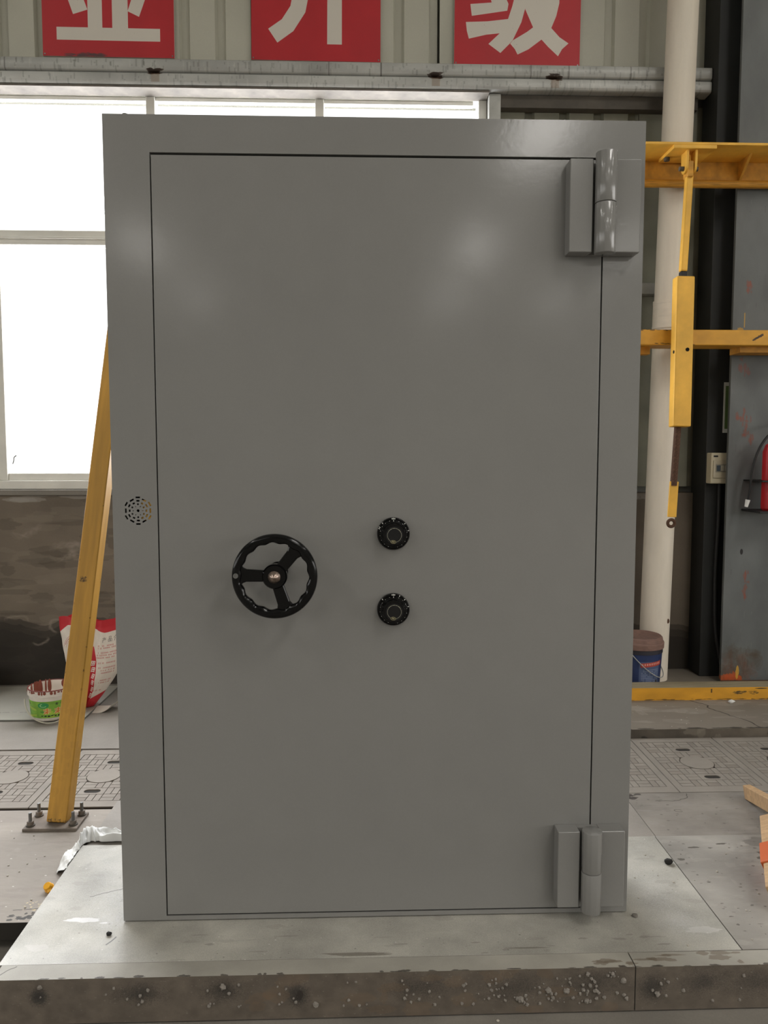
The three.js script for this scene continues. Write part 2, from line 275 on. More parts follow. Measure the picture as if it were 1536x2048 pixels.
// trench covers: patterned concrete lids, each with raised blocks, a disc and two lifting slots
M.cover = std({ map: mottle([134, 127, 118], 0.09, 5, 0.5, 91, 0.06), roughness: 0.8 });
M.coverAlt = std({ map: mottle([129, 121, 112], 0.09, 5, 0.5, 92, 0.06), roughness: 0.8 });
M.groove = std({ color: 0x3a332b, roughness: 0.95 });
const CW = 0.366, CD = 0.545, cellX = 0.0515, cellZ = 0.0555, NX = 6, NZ = 8, RAD = 0.068;
const blockCache = new Map();
function blockGeo(x0, x1, z0, z1, hole) {
  const key = [x0, x1, z0, z1].map((v) => v.toFixed(4)).join();
  if (blockCache.has(key)) return blockCache.get(key);
  const pts = [], N = 7, C = [[x0, z0], [x1, z0], [x1, z1], [x0, z1]]; let cut = false;
  for (let e = 0; e < 4; e++) for (let k = 0; k < N; k++) {
    let x = C[e][0] + (C[(e + 1) % 4][0] - C[e][0]) * k / N, z = C[e][1] + (C[(e + 1) % 4][1] - C[e][1]) * k / N; const r = Math.hypot(x, z);
    if (r < RAD) { cut = true; const f = RAD / Math.max(r, 1e-4); x *= f; z *= f; }
    pts.push([x, z]);
  }
  let g = null;
  const cx = (x0 + x1) / 2, cz = (z0 + z1) / 2;
  if (!(cut && Math.hypot(cx, cz) < RAD + 0.001)) {
    const s = poly(cut ? pts : C);
    if (hole) { const p = new THREE.Path(), w = 0.016, r = 0.0155; p.absarc(cx - w, cz, r, Math.PI / 2, Math.PI * 1.5); p.absarc(cx + w, cz, r, -Math.PI / 2, Math.PI / 2); p.closePath(); s.holes.push(p); }
    g = uvBox(new THREE.ExtrudeGeometry(s, { depth: 0.004, bevelEnabled: false, curveSegments: 8 }).rotateX(Math.PI / 2).translate(0, 0.004, 0));
  }
  blockCache.set(key, g); return g;
}
function trenchCover(x, y, label) {
  const t = thing('trench_cover', label, 'trench cover', [x, y - 0.03, -1.035], 'patterned trench covers');
  const w = CW / 2, d = CD / 2, px = NX * cellX / 2, pz = NZ * cellZ / 2;
  part('lid_bed', span(-w, w, 0, 0.026, -d, d), M.groove, t);
  const rim = poly([[-w, -d], [w, -d], [w, d], [-w, d]]), hole = new THREE.Path([[-px - 0.002, -pz - 0.002], [-px - 0.002, pz + 0.002], [px + 0.002, pz + 0.002], [px + 0.002, -pz - 0.002]].map((p) => new THREE.Vector2(...p)));
  rim.holes.push(hole);
  part('border', uvBox(new THREE.ExtrudeGeometry(rim, { depth: 0.005, bevelEnabled: false }).rotateX(Math.PI / 2).translate(0, 0.0305, 0)), M.cover, t);
  const G = 0.0015;
  for (let i = 0; i < NX; i++) for (let j = 0; j < NZ; j++) {
    const x0 = -px + i * cellX, z0 = -pz + j * cellZ;
    if ((j === 1 || j === NZ - 2) && (i === 2 || i === 3)) {
      if (i === 2) { const g = blockGeo(x0 + G, x0 + 2 * cellX - G, z0 + G, z0 + cellZ - G, true); part('slotted_block', g, M.cover, t).position.y = 0.026; part('lifting_slot', span(x0 + cellX - 0.036, x0 + cellX + 0.036, 0.0255, 0.0266, z0 + cellZ / 2 - 0.018, z0 + cellZ / 2 + 0.018), M.pit, t); }
      continue;
    }
    for (let k = 0; k < 2; k++) {
      const g = (i + j) % 2 ? blockGeo(x0 + G, x0 + cellX - G, z0 + k * cellZ / 2 + G, z0 + (k + 1) * cellZ / 2 - G) : blockGeo(x0 + k * cellX / 2 + G, x0 + (k + 1) * cellX / 2 - G, z0 + G, z0 + cellZ - G);
      if (g) part('raised_block', g, (i * 7 + j * 3 + k) % 4 ? M.cover : M.coverAlt, t).position.y = 0.026;
    }
  }
  part('centre_disc', uvBox(new THREE.CylinderGeometry(RAD - 0.003, RAD - 0.003, 0.006, 40).translate(0, 0.0285, 0)), M.cover, t);
  return t;
}
trenchCover(-1.445, -0.035, 'patterned concrete trench cover at the left edge, left of the yellow post');
trenchCover(-1.075, -0.035, 'patterned concrete trench cover right behind the leaning yellow post');
trenchCover(0.97, -0.012, 'patterned trench cover mostly hidden behind the right side of the vault door');
trenchCover(1.34, -0.012, 'patterned trench cover fully in view right of the vault door');
trenchCover(1.71, -0.012, 'patterned trench cover cut by the right edge, behind the wooden pallet');

// ---------------------------------------------------------------- walls, roof, openings
const wallRear = struct('wall_rear', 'rear wall of plaster below and ribbed metal siding above', 'wall');
const plaster = canvasTex(2048, 512, [112, 102, 90], 0.22, 150, 101, (g, w, h) => {       // x -4.5..1.85, y -.2..1.03
  const X = (x) => (x + 4.5) / 6.35 * w, Y = (y) => (1.035 - y) / 1.235 * h, arc = (x, y, r, a0, a1, lw, c) => { g.strokeStyle = c; g.lineWidth = lw; g.lineCap = 'round'; for (let i = 0; i < 12; i++) { g.lineWidth = lw * rr(0.2, 1); g.beginPath(); for (let k = 0; k <= 20; k++) { const q = a0 + (a1 - a0) * k / 20 + i * 0.03, R2 = r * (1 + 0.5 * fbm(k / 5, i * 0.3, 31, 3)) + rr(-0.6, 0.6); g.lineTo(X(x) + Math.cos(q) * R2, Y(y) + Math.sin(q) * R2 * 0.8); } g.stroke(); } };
  for (let i = 0; i < 120; i++) blob(g, X(rr(-2.6, -1.1)), Y(rr(0.05, 1.0)), rr(10, 70), rr(4, 22), i % 3 ? 'rgba(78,70,62,0.30)' : 'rgba(136,126,112,0.22)', i, 30);
  for (let i = 0; i < 30; i++) blob(g, X(rr(-2.4, -1.2)), Y(rr(0.0, 0.22)), rr(20, 70), rr(8, 26), 'rgba(52,48,44,0.35)', i + 200, 30);
  g.fillStyle = 'rgba(40,36,32,0.42)'; for (const k of [0, 0.03, 0.07]) { g.beginPath(); for (let x = -4.5; x < 1.86; x += 0.01) g.lineTo(X(x), Y(0.31 - k + 0.16 * fbm(x * 2.2, 3, 7, 4) + 0.05 * fbm(x * 14, 5, 9, 3))); g.lineTo(w, h); g.lineTo(0, h); g.closePath(); g.fill(); }
  for (const [x, y, r, a0, a1, lw] of [[-1.84, 0.24, 22, 0.1, 1.7, 4], [-1.70, 0.30, 22, 2.0, 4.2, 5], [-1.95, 0.30, 30, 3.8, 5.4, 3], [-1.75, 0.78, 56, 0.3, 1.3, 7], [-1.60, 0.82, 30, 5.4, 6.9, 9], [-1.95, 0.92, 60, 0.5, 1.3, 6], [-1.5, 0.72, 44, 2.5, 3.5, 6], [-1.66, 0.62, 70, 4.2, 5.0, 8]]) arc(x, y, r, a0, a1, lw, 'rgba(146,136,122,0.09)');
  for (let i = 0; i < 50; i++) blob(g, X(rr(-4.5, 1.8)), Y(rr(0.99, 1.03)), rr(10, 50), rr(3, 9), 'rgba(150,145,138,0.6)', i + 300, 26);
}, 1);
M.plaster = std({ map: plaster, roughness: 0.9, bumpMap: canvasTex(1024, 256, [128, 128, 128], 0.7, 26, 103), bumpScale: 0.006 });
{
  const g = uvPlane(span(-4.5, 1.85, -0.2, 1.035, -2.5, -2.27), 'x', -4.5, 1.85, 'y', -0.2, 1.035);
  part('plaster_base', g, M.plaster, wallRear, 'rough brown-grey trowelled plaster under the window');
  part('plaster_base', span(-9, -4.5, -0.2, 3.2, -2.5, -2.27), M.hall, wallRear);
  part('wall_backing', span(-9, 9, 3.2, 6.4, -2.52, -2.40), M.hall, wallRear);
  part('wall_backing', span(0.70, 9, -0.2, 3.2, -2.52, -2.40), M.hall, wallRear);
  part('ledge', span(-4.5, 0.7, 1.028, 1.058, -2.42, -2.255, 0.004), M.concreteDim, wallRear);
  const sheet = (x0, x1, y0, y1) => {    // ribbed sheet: broad flats with narrow recessed grooves
    const front = [], P = 0.19; let x = x0;
    while (x < x1 - 0.01) { for (const [dx, z] of [[0, 0], [0.132, 0], [0.142, -0.026], [0.18, -0.026], [0.19, 0]]) if (x + dx <= x1 + 1e-6) front.push([x + dx, z]); x += P; }
    const back = front.map(([a, b]) => [a, b - 0.003]).reverse();
    return uvBox(new THREE.ExtrudeGeometry(poly([...front, ...back].map(([a, b]) => [a, -b])), { depth: y1 - y0, bevelEnabled: false }).rotateX(-Math.PI / 2).translate(0, y0, -2.30));
  };
  for (let k = 0; k < 9; k++) part('siding_sheet', sheet(-4.93 + k * 0.76, -4.93 + (k + 1) * 0.76 - 0.004, 3.205, 6.3), M.siding, wallRear);
  part('siding_sheet', sheet(0.72, 1.48, 1.07, 3.15), M.sidingDarker, wallRear); part('siding_sheet', sheet(1.484, 1.86, 1.07, 3.15), M.sidingDarker, wallRear);
}
const purlinTex = canvasTex(2048, 96, [172, 172, 168], 0.14, 60, 111, (g, w, h) => {
  const X = (x) => (x + 4.5) / 6.28 * w;
  for (let i = 0; i < 420; i++) { g.fillStyle = i % 3 ? 'rgba(90,88,84,0.28)' : 'rgba(196,196,190,0.28)'; g.fillRect(rnd() * w, rnd() * h * 0.7, rr(1, 3), rr(8, 60)); }
  for (const x of [-1.10, 0.36, 0.99]) { for (let k = 0; k < 14; k++) blob(g, X(x) + rr(-9, 9), h - 6 + rr(-14, 6), rr(3, 9), rr(4, 12), 'rgba(44,30,22,0.7)', k); }
  for (let i = 0; i < 14; i++) { const x = rnd() * w; g.fillStyle = 'rgba(60,56,52,0.5)'; g.fillRect(x, 0, 1.6, h); }
}, 0.3);
const purlinTexLow = canvasTex(2048, 96, [184, 184, 180], 0.14, 60, 113, (g, w, h) => {
  const X = (x) => (x + 4.5) / 6.28 * w;
  for (let i = 0; i < 420; i++) { g.fillStyle = i % 3 ? 'rgba(90,88,84,0.25)' : 'rgba(204,204,198,0.3)'; g.fillRect(rnd() * w, rnd() * h * 0.8, rr(1, 3), rr(8, 60)); }
  for (const x of [-1.10, 0.36, 0.99]) { for (let k = 0; k < 10; k++) blob(g, X(x) + rr(-8, 8), rr(0, 14), rr(3, 8), rr(5, 14), 'rgba(52,34,24,0.7)', k); g.fillStyle = 'rgba(110,78,52,0.3)'; g.fillRect(X(x) - 7, 8, 14, 70); }
}, 0.3);
function beamProfile(h, d, r) { const s = new THREE.Shape(); s.moveTo(0, 0); s.lineTo(d - r, 0); s.absarc(d - r, r, r, -Math.PI / 2, 0); s.lineTo(d, h - r); s.absarc(d - r, h - r, r, 0, Math.PI / 2); s.lineTo(0, h); s.closePath(); return s; }
function purlin(y0, h, map, x1, d = 0.15, z0 = -2.268, r = 0.016) {   // profile x -> world z, y -> y, extruded along x
  const s = beamProfile(h, d, r), g = new THREE.ExtrudeGeometry(s, { depth: x1 + 4.5, bevelEnabled: false, curveSegments: 6 });
  g.rotateY(-Math.PI / 2);   // (x,y,z) -> (-z, y, x)
  g.translate(x1, y0, z0); return uvPlane(toCreasedNormals(g, 0.6), 'x', -4.5, 1.78, 'y', y0, y0 + h);
}
single('galvanised_purlin', purlin(3.232, 0.066, null, 1.828, 0.086), std({ map: purlinTex, roughness: 0.42, metalness: 0.1 }), 'upper galvanised channel running above the window, stained by rust', 'beam', 'purlins over the window');
single('galvanised_purlin', purlin(3.168, 0.061, null, 1.828, 0.084), std({ map: purlinTexLow, roughness: 0.42, metalness: 0.1 }), 'lower galvanised channel right above the window head, under the other channel', 'beam', 'purlins over the window');
single('channel_shade_strip', span(0.712, 1.78, 3.10, 3.164, -2.297, -2.24), M.darkSteel, 'dark strip standing for the shade under the channels right of the window', 'beam');  // dark bar added where the siding lies in shade below the channels
single('side_girt', span(0.712, 1.79, 2.125, 2.185, -2.298, -2.23, 0.004), M.galv, 'short grey girt on the siding behind the white pipe', 'beam');
single('window_post', span(0.648, 0.712, 1.0, 3.165, -2.36, -2.225, 0.006), M.galv, 'galvanised steel post at the right end of the window', 'post');

const win = struct('window_1', 'wide white framed window band behind the vault door', 'window');
part('window_frame', span(-3.8, 0.645, 1.06, 1.108, -2.40, -2.29, 0.004), M.upvc, win);
part('window_frame', span(-3.8, 0.645, 3.162, 3.20, -2.40, -2.29, 0.004), M.upvc, win);
part('window_head_lip', span(-3.8, 0.645, 3.156, 3.1655, -2.299, -2.196), std({ map: mottle([104, 98, 90], 0.2, 8, 0.4, 119, 0.05), roughness: 0.8 }), win);
part('window_frame', span(-3.85, -3.80, 1.06, 3.20, -2.40, -2.29, 0.004), M.upvc, win);
part('window_frame', span(0.602, 0.646, 1.108, 3.162, -2.40, -2.29, 0.004), M.upvc, win);
part('transom', span(-3.8, 0.602, 2.378, 2.456, -2.38, -2.30, 0.006), M.upvc, win); part('transom_rib', span(-3.8, 0.602, 2.408, 2.420, -2.30, -2.288, 0.003), M.upvc, win);
for (const x of [-0.256, -1.16, -2.064, -2.968]) part('mullion', span(x - 0.024, x + 0.024, 2.456, 3.162, -2.37, -2.305, 0.005), M.upvc, win);
for (const x of [-0.21, -2.022, -2.93]) part('mullion', span(x - 0.038, x + 0.038, 1.108, 2.378, -2.37, -2.305, 0.005), M.upvc, win);
{
  const ux = [-3.8, -2.968, -2.064, -1.16, -0.256, 0.602], lx = [-3.8, -2.93, -2.022, -0.21, 0.602];
  for (let i = 0; i < 5; i++) { part('sash_rail', span(ux[i] + 0.024, ux[i + 1] - 0.024, 3.142, 3.162, -2.36, -2.32, 0.003), M.upvc, win); part('pane', span(ux[i] + 0.024, ux[i + 1] - 0.024, 2.456, 3.142, -2.341, -2.340), M.glass, win); }
  for (let i = 0; i < 4; i++) { part('sash_rail', span(lx[i] + 0.038, lx[i + 1] - 0.038, 1.108, 1.147, -2.36, -2.315, 0.003), M.upvc, win); part('pane', span(lx[i] + 0.038, lx[i + 1] - 0.038, 1.147, 2.378, -2.341, -2.340), M.glass, win); }
  part('sash_latch', tube([[-1.955, 1.20, -2.31], [-1.945, 1.215, -2.30], [-1.942, 1.235, -2.30], [-1.93, 1.245, -2.30]], 0.004, 12, 6), M.bolt, win);
}
{ // the rest of the hall: side walls with window bands, far wall, roof with skylights
  const wall = (name, label, sx) => {
    const w = struct(name, label, 'wall'), x0 = sx > 0 ? 9 : -9.2, x1 = x0 + 0.2;
    part('wall_panel', span(x0, x1, -0.3, 1.2, -2.52, 28), M.hall, w); part('wall_panel', span(x0, x1, 3.3, 6.4, -2.52, 28), M.hall, w);
    let z = -2.52; for (const c of [...SIDE_WINDOWS, 99]) { const e = c === 99 ? 28 : c - 2; part('wall_panel', span(x0, x1, 1.2, 3.3, z, e), M.hall, w); z = c + 2; }
    return w;
  };
  wall('wall_left', 'left hall wall of grey siding with window openings', -1); wall('wall_right', 'right hall wall of grey siding with window openings', 1);
  let n = 2;
  for (const sx of [1, -1]) for (const c of SIDE_WINDOWS) {
    const w = struct('window_' + n++, (sx > 0 ? 'right' : 'left') + ' hall wall window ' + ['nearest the vault door', 'in the middle of its wall', 'farthest from the vault door'][SIDE_WINDOWS.indexOf(c)], 'window'), x = 9.1 * sx;
    part('pane', span(x - 0.0005, x + 0.0005, 1.25, 3.25, c - 1.95, c + 1.95), M.glass, w);
    for (const y of [1.2, 3.25]) part('window_frame', span(x - 0.04, x + 0.04, y, y + 0.05, c - 2, c + 2), M.upvc, w);
    for (const z of [c - 2, c - 0.7, c + 0.65, c + 1.95]) part('mullion', span(x - 0.03, x + 0.03, 1.25, 3.25, z, z + 0.05), M.upvc, w);
  }
  const far = struct('wall_front', 'far end wall of the hall behind the photographer', 'wall');
  part('wall_panel', span(-9.2, 9.2, -0.3, 6.4, 28, 28.2), M.hall, far);
  const roof = struct('ceiling', 'hall roof of pale sheeting with rows of skylights', 'ceiling');
  const s = poly([[-9.2, -2.6], [9.2, -2.6], [9.2, 28.2], [-9.2, 28.2]]);
  for (const [x, z] of SKYLIGHTS) s.holes.push(new THREE.Path([[x - 0.45, z - 1.5], [x - 0.45, z + 1.5], [x + 0.45, z + 1.5], [x + 0.45, z - 1.5]].map((p) => new THREE.Vector2(...p))));
  part('roof_sheet', new THREE.ExtrudeGeometry(s, { depth: 0.1, bevelEnabled: false }).rotateX(Math.PI / 2).translate(0, 6.4, 0), M.roof, roof);
  SKYLIGHTS.forEach(([x, z], i) => {
    const w = struct('window_' + n++, 'roof skylight number ' + (i % 4 + 1) + ' from the rear wall in the ' + ['left', 'middle', 'right'][Math.floor(i / 4)] + ' row', 'skylight');
    part('pane', span(x - 0.45, x + 0.45, 6.36, 6.361, z - 1.5, z + 1.5), M.glass, w);
  });
  single('ground', span(-60, 60, -0.6, -0.4, -60, 80), std({ color: 0xb9b4aa, roughness: 0.95 }), 'pale yard outside the hall', 'ground', undefined, 'structure');
}

// ---------------------------------------------------------------- the vault door
const vault = thing('vault_door', 'large grey painted steel vault door in its frame, with handwheel and two dials', 'vault door');
{
  const W = 0.6835, H = 2.1, o = { x0: -0.569, x1: 0.580, y0: 0.0155, y1: 2.0085 };
  const s = poly([[-W, 0.004], [W, 0.004], [W, H], [-W, H]]);
  s.holes.push(new THREE.Path([[o.x0, o.y0], [o.x0, o.y1], [o.x1, o.y1], [o.x1, o.y0]].map((p) => new THREE.Vector2(...p))));
  const cx = -0.6185, cy = 1.111;
  const slot = (a, r, len, wid) => { const u = [Math.cos(a), Math.sin(a)], t = [-u[1], u[0]], p = (i, j) => new THREE.Vector2(cx + u[0] * (r + i * wid / 2) + t[0] * j * len / 2, cy + u[1] * (r + i * wid / 2) + t[1] * j * len / 2); s.holes.push(new THREE.Path([p(-1, -1), p(-1, 1), p(1, 1), p(1, -1)])); };
  for (let k = 0; k < 12; k++) {
    const a = Math.PI / 2 + k * Math.PI / 6, even = k % 2 === 0;
    slot(a, even ? 0.0345 : 0.0312, 0.0115, 0.0042); slot(a, even ? 0.0256 : 0.0215, even ? 0.0082 : 0.006, 0.0042);
    if (even) slot(a, 0.0168, 0.0042, 0.0042); else slot(a, 0.0122, 0.0018, 0.003);
  }
  const c = new THREE.Path(); c.absarc(cx, cy, 0.0036, 0, 6.2832, true); s.holes.push(c);
  const fr = part('frame', uvBox(extrude(s, 0.003, 0).translate(0, 0, -0.003)), M.paint, vault, 'grey steel door frame with a round vent of slots');
  part('frame_return', span(-W, -W + 0.01, 0.004, H, -0.22, -0.003), M.paint, fr); part('frame_return', span(W - 0.01, W, 0.004, H, -0.22, -0.003), M.paint, fr);
  part('frame_return', span(-W, W, H - 0.01, H, -0.22, -0.003), M.paint, fr); part('frame_return', span(-W, W, 0.004, 0.013, -0.22, -0.003), M.paint, fr);
  for (const [x0, x1, y0, y1] of [[o.x0 - 0.01, o.x0, o.y0 - 0.004, o.y1 + 0.01], [o.x1, o.x1 + 0.01, o.y0 - 0.004, o.y1 + 0.01], [o.x0, o.x1, o.y1, o.y1 + 0.01]]) part('door_rebate', span(x0, x1, y0, y1, -0.2, -0.003), M.paint, fr);
  part('frame_back', span(-W, W, 0, H, -0.235, -0.22), M.blackMatt, fr); part('packing_strip', span(-W + 0.02, W - 0.02, 0, 0.004, -0.21, -0.02), M.blackMatt, fr);
  part('alarm_tab', span(-0.6105, -0.585, 1.086, 1.138, -0.0065, -0.0045), M.yellow, fr, 'yellow piece showing through the vent slots');
  part('frame_bolt', new THREE.CylinderGeometry(0.007, 0.007, 0.012, 12).translate(-0.635, H + 0.006, -0.03), M.bolt, fr);
  const leaf = part('door_leaf', uvBox(new RoundedBoxGeometry(o.x1 - o.x0 - 0.0065, o.y1 - o.y0 - 0.009, 0.15, 2, 0.0012).translate((o.x0 + o.x1) / 2 - 0.0003, (o.y0 + o.y1) / 2 - 0.0012, -0.0755)), M.paint, vault, 'flush grey door panel');
  // hinges
  const hinge = (y0, y1, b0, b1, label) => {
    const h = new THREE.Group(); h.name = 'hinge'; h.userData.label = label; vault.add(h);
    part('hinge_plate', span(0.4795, 0.5380, y0, y1, 0, 0.045, 0.0025), M.paint, h); part('hinge_plate', span(0.594, 0.659, y0, y1, 0, 0.045, 0.0025), M.paint, h);
    part('hinge_saddle', span(0.5375, 0.5945, y0, y1 - 0.002, 0, 0.017), M.paint, h);
    const mid = (b0 + b1) / 2, knuckle = (a, b) => { const r = 0.0262, e = 0.0018, g = lathe([[0, a], [r - e, a], [r - e * 0.3, a + e * 0.3], [r, a + e], [r, b - e], [r - e * 0.3, b - e * 0.3], [r - e, b], [0, b]], 48); return toCreasedNormals(g, 0.5).translate(0.5685, 0, 0.0495); };
    part('hinge_knuckle', knuckle(b0, mid - 0.0007), M.paint, h); part('hinge_knuckle', knuckle(mid + 0.0007, b1), M.paint, h);
  };
  hinge(1.762, 1.990, 1.757, 2.003, 'upper heavy barrel hinge'); hinge(0.045, 0.255, 0.038, 0.261, 'lower heavy barrel hinge');
  // handwheel
  const hw = new THREE.Group(); hw.name = 'handwheel'; hw.position.set(-0.259, 0.952, 0); hw.userData.label = 'glossy black three-spoke handwheel'; vault.add(hw);
  const R = 0.1068, zr = 0.078;
  { // rim: rounded section, scalloped finger grips on the inside
    const N = 240, K = 20, pos = [], idx = [], f = (v, p) => Math.sign(v) * Math.pow(Math.abs(v), p);
    for (let i = 0; i < N; i++) { const a = i / N * 2 * Math.PI, ri = R * (0.782 + 0.018 * Math.cos(a * 15 + 0.6)), c = (R + ri) / 2, h = (R - ri) / 2; for (let k = 0; k < K; k++) { const q = k / K * 2 * Math.PI, r = c + h * f(Math.cos(q), 0.75); pos.push(Math.cos(a) * r, Math.sin(a) * r, zr + 0.007 + 0.0115 * f(Math.sin(q), 0.75)); } }
    for (let i = 0; i < N; i++) for (let k = 0; k < K; k++) { const a = i * K + k, b = i * K + (k + 1) % K, c = ((i + 1) % N) * K + k, d = ((i + 1) % N) * K + (k + 1) % K; idx.push(a, c, d, a, d, b); }
    const g = new THREE.BufferGeometry(); g.setAttribute('position', new THREE.Float32BufferAttribute(pos, 3)); g.setIndex(idx); g.computeVertexNormals(); part('rim', g, M.black, hw);
  }
  for (const a of [178, 51, -72]) {
    const q = a * Math.PI / 180, k = R;
    const sp = poly([[0.2 * k, -0.135 * k], [0.66 * k, -0.15 * k], [0.74 * k, -0.185 * k], [0.82 * k, -0.29 * k], [0.86 * k, -0.2 * k], [0.86 * k, 0.2 * k], [0.82 * k, 0.29 * k], [0.74 * k, 0.185 * k], [0.66 * k, 0.15 * k], [0.2 * k, 0.135 * k]]);
    part('spoke', extrude(sp, 0.011, 0.003).rotateZ(q).translate(0, 0, zr + 0.001), M.black, hw);
  }
  part('hub', toCreasedNormals(lathe([[0, -0.012], [0.026, -0.012], [0.0312, -0.006], [0.0312, 0.014], [0.028, 0.018], [0, 0.018]], 40).rotateX(Math.PI / 2).translate(0, 0, zr), 0.4), M.black, hw);
  part('shaft', rod([0, 0, -0.002], [0, 0, zr - 0.01], 0.017), M.paint, hw); part('shaft_collar', rod([0, 0, 0], [0, 0, 0.012], 0.026, 32), M.black, hw);
  part('hub_cap', toCreasedNormals(lathe([[0.0158, 0.0], [0.0158, 0.003], [0.0152, 0.0058], [0.012, 0.010], [0.0065, 0.0148], [0, 0.0185]], 40).rotateX(Math.PI / 2).translate(0, 0, zr + 0.018), 0.4), M.bronze, hw, 'brushed coppery steel cap');
  part('rim_bolt', toCreasedNormals(lathe([[0, 0.004], [0.0035, 0.004], [0.0038, 0.0062], [0.0062, 0.006], [0.0066, 0], [0, 0]].map(([a, b]) => [a, b]), 20).rotateX(Math.PI / 2), 0.4).translate(-R * 0.895, R * 0.03, zr + 0.0165), M.bolt, hw, 'small grey screw plug');
  // combination dials
  const face = canvasTex(512, 512, [13, 13, 15], 0, 1, 1, (g) => {
    g.translate(256, 256); g.strokeStyle = 'rgb(170,168,150)'; g.lineWidth = 7; g.beginPath(); g.arc(0, 0, 205, 0, 6.2832); g.stroke();
    g.strokeStyle = 'rgb(13,13,15)'; g.lineWidth = 34; g.beginPath(); g.arc(0, 0, 205, -2.55, -0.45); g.stroke();
    g.fillStyle = 'rgb(160,158,140)'; for (let i = 0; i < 34; i++) { const a = -2.5 + i * 0.0605; if (i === 10 || i === 18 || i === 24) continue; g.save(); g.rotate(a); g.fillRect(196, -4, 20, 5 + 4 * hash(i, 1, 2)); if (i % 2) g.fillRect(200, -6, 6, 12); g.restore(); }
    g.save(); g.translate(-34, 196); g.fillStyle = 'rgb(13,13,15)'; g.beginPath(); g.ellipse(0, 0, 82, 56, 0.1, 0, 6.2832); g.fill();
    g.strokeStyle = 'rgb(176,168,128)'; g.lineWidth = 9; g.beginPath(); g.ellipse(0, 0, 72, 46, 0.1, 0, 6.2832); g.stroke();
    g.fillStyle = 'rgb(176,168,128)'; g.rotate(0.2); for (let i = 0; i < 4; i++) { g.fillRect(-38 + i * 20, -22, 10, 40); g.fillRect(-38 + i * 20, -22 + 14 * (i % 2), 18, 9); } g.restore();
  }, 1, 0);
  const faceM = std({ map: face, roughness: 0.35 }), tickM = std({ color: 0xf0f0ea, roughness: 0.5 });
  const dial = (y, label, extra) => {
    const d = new THREE.Group(); d.name = 'combination_dial'; d.position.set(0.0415, y, 0); d.userData.label = label; vault.add(d);
    part('dial_ring', toCreasedNormals(lathe([[0, 0], [0.0425, 0], [0.0425, 0.010], [0.041, 0.0125], [0.0385, 0.0128], [0.0372, 0.011], [0, 0.011]], 64).rotateX(Math.PI / 2), 0.4), M.black, d);
    part('dial', toCreasedNormals(lathe([[0.0365, 0.011], [0.0365, 0.016], [0.0345, 0.019], [0.0315, 0.0195], [0.0298, 0.021], [0.0285, 0.034], [0.0275, 0.0352], [0, 0.0352]], 64).rotateX(Math.PI / 2), 0.4), M.black, d);
    part('dial_face', new THREE.CircleGeometry(0.0225, 48).translate(0.0015, -0.0015, 0.0354), faceM, d);
    const knurl = []; for (let i = 0; i < 40; i++) { const a = i / 40 * 6.2832; knurl.push(new THREE.BoxGeometry(0.0014, 0.0022, 0.009).translate(0, 0.0292, 0.027).rotateZ(a)); }
    part('knurled_grip', mergeGeometries(knurl), M.black, d).userData.kind = 'stuff';
    const tick = (deg, len, wid, r, z) => part('tick_mark', new THREE.BoxGeometry(wid, len, 0.0006).translate(0, r, z).rotateZ(-deg * Math.PI / 180), tickM, d);
    for (const a of [-5, 0, 5]) tick(a, a ? 0.0032 : 0.0042, 0.0018, 0.0397, 0.0131);
    for (const a of [48, 78, -46, ...extra]) tick(a, 0.0038, 0.0015, 0.0397, 0.0131);
    tick(0, 0.003, 0.0012, 0.0345, 0.0193); for (let a = 20; a < 180; a += 20) { tick(a + 3, 0.0016, 0.0007, 0.0352, 0.0186); tick(-a + 3, 0.0016, 0.0007, 0.0352, 0.0186); }
  };
  dial(1.05, 'upper black combination dial', [-64, -70]); dial(0.85, 'lower black combination dial', [24]);
}

// ---------------------------------------------------------------- red banner squares with white characters
function sign(x0, x1, y0, y1, tilt, strokes, label, s) {
  const map = canvasTex(768, 768, [186, 38, 46], 0.05, 160, s, (g, w) => {
    g.fillStyle = 'rgb(216,209,198)'; for (const st of strokes) { g.beginPath(); st.forEach(([x, y]) => g.lineTo(x * w, y * w)); g.closePath(); g.fill(); }
    if (s === 121) { for (let k = 0; k < 20; k++) blob(g, rr(150, 350), rr(752, 768), rr(14, 40), rr(4, 12), 'rgba(74,64,66,0.5)', k, 24); }
    for (let i = 0; i < 60; i++) { g.fillStyle = 'rgba(90,50,50,0.3)'; g.fillRect(rnd() * w, rnd() * w, rr(1, 4), rr(1, 4)); }
  });
  const m = std({ map, roughness: 0.5 }), e = std({ color: 0xcfc3bc, roughness: 0.6 }), w = x1 - x0, h = y1 - y0;
  const t = thing('banner_square', label, 'sign', [(x0 + x1) / 2, (y0 + y1) / 2, -2.285], 'red banner squares over the window'); t.rotation.z = tilt;
  part('board', new THREE.BoxGeometry(w, h, 0.012), [e, e, e, e, m, e], t);
  for (const [a, b] of [[-1, -1], [1, -1]]) part('corner_screw', rod([a * (w / 2 - 0.01), b * (h / 2 - 0.01), 0.004], [a * (w / 2 - 0.01), b * (h / 2 - 0.01), 0.008], 0.004, 8), M.bolt, t);
}
